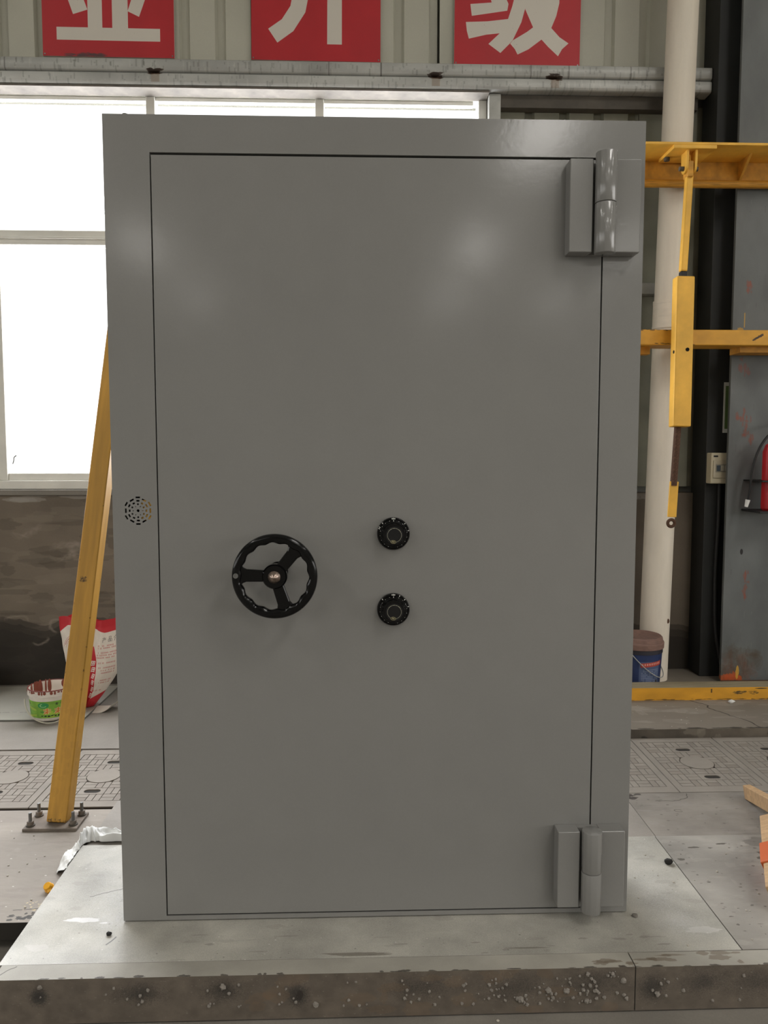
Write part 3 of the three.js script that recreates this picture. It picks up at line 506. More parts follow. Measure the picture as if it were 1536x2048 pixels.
{
  const arcStroke = (pts, wd) => { const L = [], Rr = []; pts.forEach(([x, y, k = 1], i) => { const a = pts[Math.max(0, i - 1)], b = pts[Math.min(pts.length - 1, i + 1)], dx = b[0] - a[0], dy = b[1] - a[1], n = Math.hypot(dx, dy); L.push([x - dy / n * wd * k, y + dx / n * wd * k]); Rr.push([x + dy / n * wd * k, y - dx / n * wd * k]); }); return [...L, ...Rr.reverse()]; };
  // sign coordinates: x from the left, y from the top, one unit = one side
  sign(-1.705, -1.018, 3.345, 4.03, -0.004, [[[0.107, 0.785], [0.893, 0.785], [0.893, 0.88], [0.107, 0.88]], [[0.345, 0.10], [0.455, 0.10], [0.455, 0.79], [0.345, 0.79]], [[0.53, 0.10], [0.65, 0.10], [0.65, 0.79], [0.53, 0.79]], [[0.10, 0.30], [0.20, 0.26], [0.345, 0.655], [0.235, 0.69]], [[0.90, 0.26], [0.80, 0.22], [0.648, 0.66], [0.735, 0.70]]], 'red square sign with the character over the left end of the window, leftmost of three', 121);
  sign(-0.612, 0.073, 3.342, 4.03, -0.005, [[[0.59, 0.08], [0.70, 0.08], [0.70, 0.875], [0.585, 0.875]], [[0.08, 0.42], [0.92, 0.42], [0.92, 0.52], [0.08, 0.52]], arcStroke([[0.40, 0.12], [0.395, 0.45], [0.36, 0.62], [0.28, 0.74], [0.165, 0.82]], 0.062), [[0.12, 0.16], [0.46, 0.08], [0.48, 0.17], [0.15, 0.25]]], 'red square sign with a two-legged white character, middle one of three', 122);
  const c = (x, y) => [(x - 90) / 1340, 1 - (625 - y) / 1340 + 0.02];
  sign(0.468, 1.146, 3.333, 4.02, -0.006, [
    [c(210, 170), c(440, 158), c(657, 130), c(700, 0), c(740, -160), c(880, -160), c(838, 20), c(800, 160), c(712, 340), c(678, 378), c(582, 472), c(452, 384), c(570, 276), c(430, 292), c(244, 336), c(222, 260)],
    [c(830, -160), c(838, 30), c(925, 208), c(860, 255), c(712, 342), c(684, 376), c(735, 430), c(765, 484), c(880, 430), c(1018, 328), c(1090, 400), c(1198, 492), c(1240, 420), c(1308, 360), c(1210, 300), c(1120, 210), c(1170, 90), c(1200, -40), c(1200, -160)],
    [c(255, -10), c(272, 108), c(450, 80), c(648, 48), c(660, -20), c(520, -300), c(420, -260), c(480, -30)], [c(560, -520), c(1200, -520), c(1130, -160), c(1020, -160), c(1070, -430), c(880, -430), c(880, -160), c(740, -160), c(760, -430), c(560, -430)],
  ], 'red square sign with a crossed-stroke white character, rightmost of three, nearest the pipe', 123);
}

// ---------------------------------------------------------------- leaning yellow post with its foot
{
  const t = thing('leaning_post', 'yellow square steel post leaning behind the left side of the vault door', 'post', [-1.103, -0.035, -0.65]);
  const dir = new THREE.Vector3(0.093, 1.34, -0.32).normalize(), L = 2.35;
  const g = uvBox(new RoundedBoxGeometry(0.069, L, 0.069, 2, 0.005)), q = new THREE.Quaternion().setFromUnitVectors(new THREE.Vector3(0, 1, 0), dir);
  const map = canvasTex(256, 2048, [198, 148, 58], 0.12, 60, 131, (c, w, h) => {
    for (let i = 0; i < 16; i++) blob(c, 60 + i * 5, h * (1 - 0.36) + rr(-7, 7), rr(8, 22), rr(2, 6), 'rgba(62,44,26,0.4)', i);
    for (let i = 0; i < 40; i++) blob(c, rr(0, 1) < 0.5 ? rr(0, 20) : rr(240, 256), rnd() * h, rr(2, 6), rr(2, 6), 'rgba(86,60,28,0.6)', i + 40);
    for (let i = 0; i < 30; i++) blob(c, rnd() * w, h - rnd() * 420, rr(14, 60), rr(8, 30), 'rgba(150,108,44,0.10)', i + 140);
    for (let i = 0; i < 26; i++) blob(c, rnd() * w, h - rnd() * 10, rr(6, 16), rr(1, 4), 'rgba(84,62,36,0.4)', i + 240);
  }, 0.35);
  map.wrapS = map.wrapT = THREE.RepeatWrapping;
  uvPlane(g, 'x', -0.0345, 0.0345, 'y', -L / 2, L / 2);
  { const p = g.attributes.position, nn = g.attributes.normal, uv = g.attributes.uv; for (let i = 0; i < p.count; i++) if (Math.abs(nn.getX(i)) > 0.7) uv.setX(i, (p.getZ(i) + 0.0345) / 0.069 * 0.45 + 0.5); }
  const m = part('post_shaft', g, std({ map, roughness: 0.5 }), t); m.quaternion.copy(q); m.position.copy(dir.clone().multiplyScalar(L / 2 - 0.004).add(new THREE.Vector3(0, 0.01, 0)));
  part('base_plate', span(-0.102, 0.083, 0, 0.010, -0.052, 0.07, 0.002), M.plate, t);
  for (const [x, z] of [[-0.083, 0.045], [-0.083, -0.028], [0.062, 0.042], [0.066, -0.03]]) {
    const b = new THREE.Group(); b.name = 'anchor_bolt'; t.add(b); b.position.set(x, 0.010, z);
    part('stud', rod([0, 0, 0], [0, 0.046, 0], 0.0056, 12), M.stud, b); part('nut', rod([0, 0.004, 0], [0, 0.016, 0], 0.0115, 6), M.plate, b); part('washer', rod([0, 0, 0], [0, 0.004, 0], 0.015, 20), M.darkSteel, b);
  }
}

// ---------------------------------------------------------------- left rear corner: board, paint pot, sack, scrap, tub
const dirty = canvasTex(1024, 512, [172, 170, 160], 0.05, 120, 141, (g, w, h) => {
  for (let i = 0; i < 26; i++) blob(g, rnd() * w, rnd() * h, rr(10, 60), rr(6, 30), 'rgba(170,164,152,0.3)', i, 28);
  for (let i = 0; i < 90; i++) { const x = rr(0.40, 0.99) * w; g.strokeStyle = 'rgba(84,84,80,0.7)'; g.lineWidth = 2; g.beginPath(); g.moveTo(x, h * 0.80 + rr(-4, 4)); g.lineTo(x + rr(4, 14), h * 0.80 + rr(-5, 5)); g.stroke(); }
});
{
  const g = faced(-0.55, 0.55, 0, 0.009, -0.27, 0.27), m = std({ map: dirty, roughness: 0.6 }), e = std({ color: 0x6b6a64, roughness: 0.8 });
  const b = single('white_board', g, [e, e, m, e, e, e], 'thin dirty white board lying on the floor under the paint pot', 'board'); b.position.set(-1.93, -0.032, -1.945); b.rotation.y = -0.012;
}
{
  const t = thing('paint_pot', 'open white paint pot with green label and wire handle on the white board', 'paint pot', [-1.555, -0.023, -1.73]);
  const R0 = 0.092, R1 = 0.106, H = 0.150;
  part('pot_body', toCreasedNormals(lathe([[0, 0], [R0 - 0.006, 0], [R0, 0.006], [R1 - 0.006, H - 0.03], [R1, H - 0.028], [R1, H - 0.006], [R1 - 0.001, H], [R1 - 0.006, H], [R0 - 0.004, 0.02], [0, 0.02]], 56), 0.6), std({ map: mottle([222, 214, 204], 0.05, 6, 0.3, 143), roughness: 0.5 }), t);
  const lab = canvasTex(1024, 256, [126, 176, 62], 0.2, 60, 145, (g, w, h) => {
    for (let i = 0; i < 26; i++) { g.fillStyle = i % 2 ? 'rgba(46,128,52,0.6)' : 'rgba(196,206,74,0.6)'; g.beginPath(); g.ellipse(rnd() * w, rr(60, h), rr(20, 70), rr(8, 26), rr(-0.6, 0.6), 0, 6.28); g.fill(); }
    for (const ox of [0, 512]) {
      g.fillStyle = '#2f8f4e'; g.beginPath(); g.arc(ox + 60, 60, 44, 0, 6.28); g.fill(); g.strokeStyle = '#9fd08c'; g.lineWidth = 8; g.beginPath(); g.arc(ox + 60, 60, 24, 0.4, 4.4); g.stroke();
      g.fillStyle = '#1d1d1b'; for (let i = 0; i < 8; i++) { const x = ox + 150 + i * 38; g.fillRect(x, 30, 26, 5); g.fillRect(x, 44, 26, 5); g.fillRect(x + 10, 26, 6, 36); g.fillRect(x + (i % 3) * 8, 56, 22, 5); }
      for (let i = 0; i < 4; i++) { const x = ox + 60 + i * 84; g.strokeStyle = '#e8d8a8'; g.lineWidth = 20; const st = () => { g.beginPath(); g.moveTo(x, 128); g.lineTo(x + 60, 128); g.moveTo(x + 30, 104); g.lineTo(x + 30, 190); g.moveTo(x + 4, 158); g.lineTo(x + 56, 158); g.moveTo(x + 26, 164); g.lineTo(x + 4, 192); if (i % 2) { g.moveTo(x + 56, 108); g.lineTo(x + 56, 190); } g.stroke(); }; st(); g.strokeStyle = '#cf7a35'; g.lineWidth = 11; st(); }
      g.fillStyle = '#243a20'; for (let i = 0; i < 12; i++) g.fillRect(ox + 40 + i * 26, 214, 18, 14 + (i % 3) * 6);
    }
  });
  lab.wrapS = THREE.RepeatWrapping; lab.repeat.x = 1; lab.offset.x = 0.06;
  const at = (y) => R0 + (R1 - 0.006 - R0) * (y - 0.006) / (H - 0.036) + 0.0008;
  part('label_band', new THREE.CylinderGeometry(at(0.1), at(0.018), 0.082, 56, 1, true).translate(0, 0.059, 0), std({ map: lab, roughness: 0.45, side: THREE.DoubleSide }), t, 'green and yellow printed label');
  part('paint_rim', new THREE.TorusGeometry(R1 - 0.003, 0.0032, 8, 56).rotateX(Math.PI / 2).translate(0, H, 0), std({ color: 0x6d2a20, roughness: 0.6 }), t, 'dark red paint around the rim');
  const drips = []; for (let i = 0; i < 34; i++) { const a = i / 34 * 6.28 + rr(-0.12, 0.12), l = rr(0.003, 0.010) + (rnd() < 0.2 ? rr(0.006, 0.02) : 0), w = rr(0.004, 0.020); drips.push(new THREE.SphereGeometry(1, 8, 6).scale(w / 2, l, 0.0012).translate(0, H - 0.004 - l * 0.6, R1 + 0.0004).rotateY(a)); const li = rr(0.006, 0.02) + (Math.cos(a - 4.1) > 0.6 ? 0.03 : 0); if (i % 5 === 0 || Math.cos(a - 4.1) > 0.8) drips.push(new THREE.SphereGeometry(1, 8, 6).scale(w * 0.8, li, 0.0012).translate(0, H - 0.006 - li * 0.6, R1 - 0.0075 - li * 0.08).rotateY(a + 0.1)); }
  part('paint_drips', mergeGeometries(drips), std({ color: 0x84402e, roughness: 0.55 }), t).userData.kind = 'stuff';
  const hp = []; for (let i = 0; i <= 24; i++) { const a = Math.PI * i / 24, r = R1 + 0.012; hp.push([-Math.cos(a) * r, 0.098 - 0.096 * Math.sin(a), Math.sin(a) * r * 0.98 + 0.004]); }
  part('wire_handle', tube(hp, 0.0036, 60, 6), std({ color: 0xb9b4a4, roughness: 0.6 }), t).rotation.y = 0.35;
}
{ // sack: outline narrows towards the bottom right, folded open top
  const t = thing('product_sack', 'crumpled white sack with red bands and red print leaning at the wall', 'sack', [-1.412, -0.021, -1.86]);
  const map = canvasTex(1024, 1280, [222, 212, 200], 0.05, 90, 151, (g, w, h) => {
    g.fillStyle = '#c0232e'; g.beginPath(); g.moveTo(0, 0); g.lineTo(w, 0); g.lineTo(w, 150); g.lineTo(760, 160); g.lineTo(560, 90); g.lineTo(180, 100); g.lineTo(0, 190); g.fill();
    g.beginPath(); g.moveTo(500, 360); g.lineTo(585, 360); g.lineTo(720, 1130); g.lineTo(1024, 1040); g.lineTo(1024, 1280); g.lineTo(0, 1280); g.lineTo(0, 700); g.lineTo(200, 1080); g.lineTo(510, 1130); g.fill();
    g.strokeStyle = '#b85a58'; g.lineWidth = 5; for (const r of [250, 205]) { g.beginPath(); g.arc(290, 480, r, 3.5, 5.3); g.stroke(); }
    g.fillStyle = '#a03a38'; for (let i = 0; i < 18; i++) { g.save(); g.translate(290, 480); g.rotate(-2.6 + i * 0.09); g.fillRect(222, -6, 12, 12); g.restore(); }
    g.fillStyle = '#d27a3a'; for (let i = 0; i < 22; i++) { g.save(); g.translate(320, 640); g.rotate(i * 0.29); g.fillRect(60, -5, 70, 10); g.restore(); }
    g.strokeStyle = '#5a5450'; g.lineWidth = 6; const L = (...p) => { g.beginPath(); for (let i = 0; i < p.length; i += 2) g.lineTo(p[i], p[i + 1]); g.stroke(); };
    // heading of three characters
    let x = 730, y = 225; L(x + 22, y, x + 26, y + 10); L(x, y + 14, x + 50, y + 14); L(x + 14, y + 20, x + 18, y + 30); L(x + 36, y + 20, x + 32, y + 30); L(x + 2, y + 36, x + 50, y + 36); L(x + 6, y + 36, x - 2, y + 74);
    x = 812; L(x + 12, y, x + 40, y, x + 40, y + 26, x + 12, y + 26, x + 12, y); L(x, y + 38, x + 22, y + 38, x + 22, y + 70, x, y + 70, x, y + 38); L(x + 30, y + 38, x + 52, y + 38, x + 52, y + 70, x + 30, y + 70, x + 30, y + 38);
    x = 895; L(x, y + 32, x + 26, y, x + 54, y + 32); L(x + 18, y + 28, x + 8, y + 74); L(x + 36, y + 28, x + 36, y + 74);
    g.fillStyle = 'rgba(178,66,60,0.9)';
    for (const [yy, x0, x1] of [[340, 620, 980], [372, 620, 960], [440, 650, 990], [476, 610, 980], [512, 620, 960], [590, 660, 990], [660, 680, 960], [700, 740, 970], [738, 740, 960], [850, 780, 960], [886, 760, 950], [1000, 700, 800], [1000, 840, 880]]) for (let q = x0; q < x1; q += 17) if (hash(q, yy, 5) > 0.16) { g.fillRect(q, yy + 3 * Math.sin(q / 40), 12, 4); g.fillRect(q + 3, yy + 8, 8, 4); g.fillRect(q, yy + 15, 13, 4); g.fillRect(q + 5, yy, 4, 18); }
    g.fillStyle = '#eae2da'; for (let i = 0; i < 6; i++) { g.save(); g.translate(552 + i * 18, 560 + i * 96); g.rotate(0.16); g.fillRect(-4, 0, 60, 12); g.fillRect(-4, 28, 60, 12); g.fillRect(-4, 0, 12, 68); g.fillRect(22, 0, 12, 68); g.fillRect(44, 0, 12, 68); g.fillRect(-4, 58, 60, 12); g.restore(); }
  });
  const NU = 44, NV = 40, pos = [], uv = [], idx = [];
  const left = (v) => -0.165 + 0.09 * Math.pow(1 - v, 1.2), right = (v) => v > 0.6 ? 0.165 : 0.165 - 0.15 * Math.pow((0.6 - v) / 0.6, 1.5);
  for (const side of [1, -1]) for (let j = 0; j <= NV; j++) for (let i = 0; i <= NU; i++) {
    const u = i / NU, v = j / NV, x = left(v) + (right(v) - left(v)) * u, e = Math.pow(Math.sin(Math.PI * u), 0.6);
    const belly = 0.062 * e * (0.75 + 0.5 * Math.sin(Math.PI * Math.min(1, v * 1.05))) * (v < 0.08 ? 0.55 + 0.45 * v / 0.08 : 1);
    const crease = -0.016 * Math.exp(-Math.pow((u - 0.56 - 0.05 * v) / 0.05, 2)) + 0.014 * fbm(u * 5, v * 6, 3 + side, 3) + 0.010 * fbm(u * 14, v * 11, 9 + side, 2);
    const lean = -0.05 * v;
    pos.push(x + 0.006 * fbm(v * 9, u * 3, 5), 0.44 * v + 0.012 * Math.sin(u * 7) * v * v + (v > 0.95 ? 0.012 * Math.sin(u * 9 + side) : 0), (side > 0 ? belly : -belly * 0.9) + crease * e + lean + (v > 0.97 ? side * 0.002 : 0)); uv.push(side > 0 ? u : 1 - u, v);
  }
  const S = (NU + 1) * (NV + 1);
  for (let k = 0; k < 2; k++) for (let j = 0; j < NV; j++) for (let i = 0; i < NU; i++) { const a = k * S + j * (NU + 1) + i, b = a + 1, c = a + NU + 1, d = c + 1; if (k === 0) idx.push(a, b, d, a, d, c); else idx.push(a, d, b, a, c, d); }
  for (let i = 0; i < NU; i++) { const a = i, b = i + 1, c = S + i, d = S + i + 1; idx.push(a, d, b, a, c, d); }
  const g = new THREE.BufferGeometry(); g.setAttribute('position', new THREE.Float32BufferAttribute(pos, 3)); g.setAttribute('uv', new THREE.Float32BufferAttribute(uv, 2)); g.setIndex(idx); g.computeVertexNormals();
  part('sack_body', g, std({ map, roughness: 0.55, side: THREE.DoubleSide }), t);
}
{
  const g = new THREE.PlaneGeometry(0.14, 0.09, 20, 8), p = g.attributes.position;
  for (let i = 0; i < p.count; i++) { const x = p.getX(i), y = p.getY(i), k = Math.max(0, x); p.setXYZ(i, x + y * 0.3, 0.003 + 9 * k * k + 0.004 * Math.sin(y * 40), -y); }
  const back = g.clone().translate(0, 0.0012, 0); g.computeVertexNormals(); back.computeVertexNormals();
  const m = single('paper_scrap', mergeGeometries([g, back]), std({ color: 0xd8d2c6, roughness: 0.8, side: THREE.DoubleSide }), 'curled scrap of pale paper on the floor beside the white board', 'paper'); m.position.set(-1.335, -0.032, -1.83);
}
{
  const t = thing('blue_tub', 'dark blue plastic tub by the wall at the left picture edge', 'tub', [-2.13, -0.023, -2.08]);
  part('tub_body', toCreasedNormals(lathe([[0, 0], [0.10, 0], [0.125, 0.1], [0.131, 0.103], [0.131, 0.11], [0.12, 0.11], [0.097, 0.01], [0, 0.01]], 40), 0.5), std({ color: 0x1d2b44, roughness: 0.5 }), t);
  part('tub_content', lathe([[0, 0.135], [0.06, 0.125], [0.1, 0.1], [0.112, 0.085]], 32), std({ map: mottle([150, 132, 110], 0.2, 8, 0.2, 161), roughness: 0.9 }), t, 'pale sand heaped in the tub');
}

// ---------------------------------------------------------------- white woven sheet beside the platform
{
  const A = [[-0.985, -0.31], [-0.990, -0.355], [-1.0, -0.415], [-0.988, -0.445], [-0.970, -0.47], [-0.975, -0.52], [-0.965, -0.545], [-0.935, -0.53], [-0.88, -0.505], [-0.82, -0.48], [-0.72, -0.46]];
  const B = [[-0.942, -0.30], [-0.942, -0.33], [-0.942, -0.36], [-0.942, -0.385], [-0.940, -0.405], [-0.936, -0.425], [-0.925, -0.438], [-0.905, -0.438], [-0.87, -0.437], [-0.81, -0.436], [-0.72, -0.43]];
  const cv = (q) => new THREE.CatmullRomCurve3(q.map(([x, z]) => new THREE.Vector3(x, 0, z))), ca = cv(A), cb = cv(B), NU = 100, NV = 18, pos = [], idx = [];
  for (const lay of [0, 1]) for (let i = 0; i <= NU; i++) {
    const u = i / NU, a = ca.getPoint(u), b = cb.getPoint(u);
    for (let j = 0; j <= NV; j++) {
      const v = j / NV, x = a.x + (b.x - a.x) * v, z = a.z + (b.z - a.z) * v, ground = x > -0.943 && z > -0.5 ? 0.001 : -0.034, e = Math.pow(Math.sin(Math.PI * v), 0.5) * Math.min(1, u * 8 + 0.2);
      const crink = 0.010 * Math.abs(fbm(u * 40, v * 7, 41, 3)) + 0.007 * Math.pow(Math.abs(Math.sin(u * 23 + v * 4 + 5 * fbm(u * 9, v * 3, 44, 2))), 6), up = u > 0.38 ? 0.034 : 0.012, ridge = 0.5 + 0.5 * Math.sin(v * 9 + u * 5 + 3 * fbm(u * 6, v * 2, 3, 2)), h = e * (up * (0.35 + 0.65 * ridge) + 0.022 * Math.max(0, fbm(u * 14, v * 3, 5, 3) + 0.2) + crink);
      pos.push(x + 0.007 * fbm(u * 24, v * 3, 8, 2), Math.max(ground + 0.001, -0.033 + 0.034 * Math.min(1, v * 1.2) * (u > 0.3 ? 1 : 0.6) + h) - (lay ? 0.0008 : 0), z + 0.009 * fbm(u * 22, v * 2, 18, 2));
    }
  }
  const S = (NU + 1) * (NV + 1);
  for (let k = 0; k < 2; k++) for (let i = 0; i < NU; i++) for (let j = 0; j < NV; j++) { const a = k * S + i * (NV + 1) + j, b = a + 1, d = a + NV + 1, e = d + 1; if (k) idx.push(a, e, b, a, d, e); else idx.push(a, b, e, a, e, d); }
  const g = new THREE.BufferGeometry(); g.setAttribute('position', new THREE.Float32BufferAttribute(pos, 3)); g.setIndex(idx); g.computeVertexNormals();
  single('white_sheeting', g, std({ color: 0xe9e9e6, roughness: 0.6, side: THREE.DoubleSide }), 'crumpled white plastic sheeting lying along the platform edge by the post foot', 'sheet');
}
{
  const t = thing('plastic_stopper', 'small yellow plastic stopper lying on the floor against the platform', 'stopper', [-0.97, -0.0215, -0.215]); t.rotation.set(0.5, 0.5, 0.25);
  const m = std({ color: 0xf0ae2a, roughness: 0.35 });
  part('stopper_body', toCreasedNormals(lathe([[0, -0.012], [0.010, -0.012], [0.0125, -0.009], [0.0125, 0.006], [0.0105, 0.010], [0, 0.0105]], 12), 0.4), m, t);
  part('stopper_spout', rod([0, 0, 0.004], [0, -0.002, 0.019], 0.0072, 14, 0.0062), m, t); part('stopper_band', new THREE.TorusGeometry(0.0125, 0.002, 8, 20).rotateX(Math.PI / 2).translate(0, -0.006, 0), m, t);
}
{
  for (const [x, z, s, l] of [[-0.705, 0.055, 0.0062, 'small black pebble left of the frame corner on the platform'], [0.70, 0.02, 0.0065, 'small grey pebble at the right foot of the frame'], [0.90, -0.245, 0.011, 'dark clod of dirt on the slab joint right of the door']]) {
    const g = new THREE.IcosahedronGeometry(s, 1), p = g.attributes.position; for (let i = 0; i < p.count; i++) { const k = 0.85 + 0.3 * hash(Math.round(p.getX(i) * 4e4), Math.round(p.getY(i) * 4e4 + p.getZ(i) * 9e4), 3); p.setXYZ(i, p.getX(i) * k * 1.2, p.getY(i) * k * 0.8, p.getZ(i) * k); }
    g.computeVertexNormals(); const m = single('pebble', g, std({ color: x === 0.70 ? 0x6e6962 : 0x1f1d1b, roughness: 0.8 }), l, 'pebble', 'pebbles on the platform'); m.position.set(x, s * 0.7, z);
  }
}

// ---------------------------------------------------------------- right side: column, pipe, yellow rig, bucket, boxes
const colTex = canvasTex(512, 2048, [98, 101, 100], 0.16, 120, 171, (g, w, h) => {     // x 1.895..2.395, y .025..3.9 (top first)
  const X = (x) => (x - 1.895) / 0.5 * w, Y = (y) => (3.9 - y) / 3.875 * h;
  for (const [x, y] of [[1.97, 2.13], [1.975, 2.11], [1.95, 1.72], [1.98, 1.70], [1.945, 1.43], [1.97, 1.45], [2.0, 1.42], [1.98, 1.38], [2.01, 1.35], [2.02, 0.6], [2.0, 0.52]]) { for (let k = 0; k < 5; k++) blob(g, X(x) + rr(-14, 14), Y(y) + rr(-16, 16), rr(3, 12), rr(4, 16), 'rgba(150,62,40,0.38)', k); }
  for (let k = 0; k < 60; k++) blob(g, X(rr(1.9, 2.1)), Y(rr(0.03, 0.2)), rr(10, 50), rr(8, 40), k % 3 ? 'rgba(70,50,38,0.12)' : 'rgba(130,74,48,0.10)', k, 26);
  for (let k = 0; k < 26; k++) blob(g, X(rr(1.9, 2.0)), Y(rr(0.03, 0.07)), rr(6, 26), rr(5, 14), 'rgba(186,84,40,0.7)', k + 70, 20);
  blob(g, X(1.985), Y(0.085), 12, 22, 'rgba(206,158,60,0.9)', 5); g.fillStyle = 'rgba(206,158,60,0.9)'; g.fillRect(X(1.955), Y(1.985), 5, 40);
  blob(g, X(1.935), Y(1.89), 22, 14, 'rgba(196,148,56,0.8)', 9);
  for (let k = 0; k < 160; k++) { g.fillStyle = k % 2 ? 'rgba(60,58,54,0.35)' : 'rgba(150,150,146,0.25)'; g.fillRect(rnd() * w, rnd() * h, rr(1, 3), rr(4, 26)); }
  g.fillStyle = 'rgba(14,12,10,0.95)'; g.beginPath(); g.arc(X(1.985), Y(0.735), 8, 0, 6.3); g.fill();
});
{
  const col = thing('steel_column', 'grey steel column with red paint marks and rust at its foot at the right edge', 'column', [1.895, 0.025, -2.0]);
  const m = std({ map: colTex, roughness: 0.5 });
  part('flange', uvPlane(span(0, 0.5, 0, 6.27, -0.02, 0, 0.002), 'x', 0, 0.5, 'y', 0, 3.875), m, col); colTex.wrapT = THREE.MirroredRepeatWrapping;
  part('web', span(0.24, 0.26, 0, 6.27, -0.099, -0.02), M.darkSteel, col);
  part('foot_weld', span(0.0, 0.5, 0, 0.014, 0, 0.02, 0.004), M.rust, col);
}
M.charcoal = std({ map: mottle([42, 43, 42], 0.14, 6, 0.9, 175, 0.04), roughness: 0.6 });
single('dark_column', span(1.832, 2.75, 0.025, 6.29, -2.298, -2.12, 0.004), M.charcoal, 'dark charcoal column face between the white pipe and the grey steel column', 'column');
{
  const t = thing('white_pipe', 'cream plastic drain pipe running up the wall right of the vault door', 'pipe', [1.562, 0.025, -2.1]);
  const at = (y) => [0.0185 * y, y, 0];
  part('pipe_run', rod(at(0), at(1.905), 0.0775, 40), M.pvc, t); part('pipe_run', rod(at(1.9), at(6.25), 0.0775, 40), M.pvc, t);
  part('coupling', rod(at(1.895), at(2.03), 0.0822, 40), M.pvc, t); part('coupling_lip', rod(at(2.018), at(2.034), 0.0835, 40), M.pvc, t); part('coupling_lip', rod(at(1.888), at(1.902), 0.0835, 40), M.pvc, t);
  part('chipped_spot', new THREE.IcosahedronGeometry(0.012, 1).scale(0.9, 1.2, 0.3).translate(0.051, 0.33, 0.062), M.rust, t);
}
{ // yellow rig
  const b = thing('yellow_top_beam', 'yellow steel angle beam with lugs high up behind the right side of the door', 'beam', [1.30, 2.60, -1.80]);
  part('top_flange', span(0.02, 1.2, 0.125, 0.138, -0.16, 0.06, 0.003), M.yellow, b); part('web_plate', span(0.0, 1.2, 0.0, 0.126, -0.17, -0.155, 0.004), M.yellowWorn, b);
  part('web_lip', new THREE.CylinderGeometry(0.018, 0.018, 1.2, 16).rotateZ(Math.PI / 2).translate(0.6, 0.016, -0.15), M.yellowWorn, b);
  part('lug_plate', span(0.155, 0.365, 0.108, 0.126, -0.13, 0.06, 0.003), M.yellow, b);
  for (const x of [0.226, 0.268]) { const s = new THREE.Shape(); s.moveTo(-0.034, 0.108); s.lineTo(0.034, 0.108); s.lineTo(0.03, 0.035); s.absarc(0, 0.035, 0.03, 0, -Math.PI, true); s.closePath(); part('lug', extrude(s, 0.012, 0.0015).rotateY(Math.PI / 2).translate(x, 0, 0.01), M.yellow, b); }
  part('lug_pin', rod([0.205, 0.03, 0.01], [0.295, 0.03, 0.01], 0.011, 16), M.darkSteel, b);
  part('bolt_head', rod([0.17, 0.108, -0.06], [0.17, 0.092, -0.06], 0.014, 6), M.darkSteel, b);
  part('gusset', extrude(poly([[0, 0.125], [0.12, 0.125], [0.0, 0.02]]), 0.012).rotateY(-Math.PI / 2).translate(0.585, 0, -0.1545), M.yellowWorn, b);
  const s = thing('hydraulic_strut', 'upright yellow hydraulic strut hanging from the top beam lugs', 'strut', [1.55, 0, -1.79]);
  part('rod_eye', span(-0.014, 0.014, 2.585, 2.66, -0.03, 0.03, 0.006), M.yellowWorn, s);
  part('upper_rod', bar([0.004, 2.60, 0], [-0.025, 2.135, 0.03], 0.034, 0.034, 0.008), M.yellow, s); part('black_sleeve', bar([-0.025, 2.135, 0.03], [-0.0262, 2.105, 0.032], 0.03, 0.03), M.blackMatt, s);
  const cyl = part('cylinder_tube', bar([-0.027, 2.105, 0.045], [-0.042, 1.385, 0.085], 0.087, 0.06, 0.006), M.yellow, s);
  part('pin_hole', rod([-0.019, 1.755, 0.086], [-0.019, 1.755, 0.0965], 0.009, 16), M.gap, s); part('pin_hole', rod([-0.072, 1.745, 0.078], [-0.0795, 1.745, 0.078], 0.008, 16), M.gap, s);
  part('lower_rod', rod([-0.045, 1.386, 0.07], [-0.058, 1.10, 0.07], 0.0165, 16), M.rust, s);
  part('lower_link', bar([-0.055, 1.12, 0.07], [-0.062, 0.945, 0.07], 0.042, 0.014, 0.003), M.yellow, s);
  part('link_eye', new THREE.TorusGeometry(0.017, 0.008, 10, 24).translate(-0.064, 0.915, 0.07), M.rust, s);
  const r = thing('yellow_mid_rail', 'yellow horizontal rail crossing behind the strut at mid height', 'rail', [1.26, 1.79, -1.87]);
  const railMap = canvasTex(1024, 128, [216, 158, 50], 0.1, 70, 181, (g, w, h) => { const X = (x) => (x - 1.26) / 1.1 * w; for (let k = 0; k < 40; k++) blob(g, X(rr(1.3, 1.6)), rnd() < 0.5 ? rr(0, 8) : rr(112, 128), rr(4, 18), rr(2, 6), 'rgba(70,50,26,0.6)', k); for (let k = 0; k < 12; k++) blob(g, X(1.935 - 0.03 + k * 0.004), 84 - k * 4, rr(5, 11), rr(6, 12), 'rgba(58,40,24,0.8)', k); });
  part('rail_bar', uvPlane(span(0, 1.1, 0, 0.076, -0.07, 0.07, 0.005), 'x', 0, 1.1, 'y', 0, 0.076), std({ map: railMap, roughness: 0.5 }), r);
  part('rail_cleat', span(0, 0.155, -0.036, 0.001, -0.05, 0.0), M.yellowWorn, r); part('rail_cleat', span(0.605, 1.0, -0.028, 0.001, -0.09, 0.02), M.yellowWorn, r);
  const f = thing('yellow_floor_rail', 'yellow steel rail lying on the floor at the foot of the column', 'rail', [1.20, 0.025, -1.76]);
  const fm = canvasTex(1024, 128, [214, 154, 40], 0.1, 80, 183, (g, w, h) => { const X = (x) => (x - 1.2) / 1.4 * w; for (let k = 0; k < 60; k++) blob(g, rnd() * w, rr(116, 128), rr(4, 26), rr(2, 5), 'rgba(60,44,26,0.6)', k); for (let k = 0; k < 26; k++) blob(g, X(rr(1.83, 1.95)), rr(40, 70), rr(3, 14), rr(3, 9), 'rgba(70,56,34,0.6)', k); g.fillStyle = 'rgba(60,44,26,0.8)'; g.fillRect(X(1.71), 14, 5, 40); blob(g, X(1.97), 14, 24, 7, 'rgba(54,42,26,0.8)', 3); });
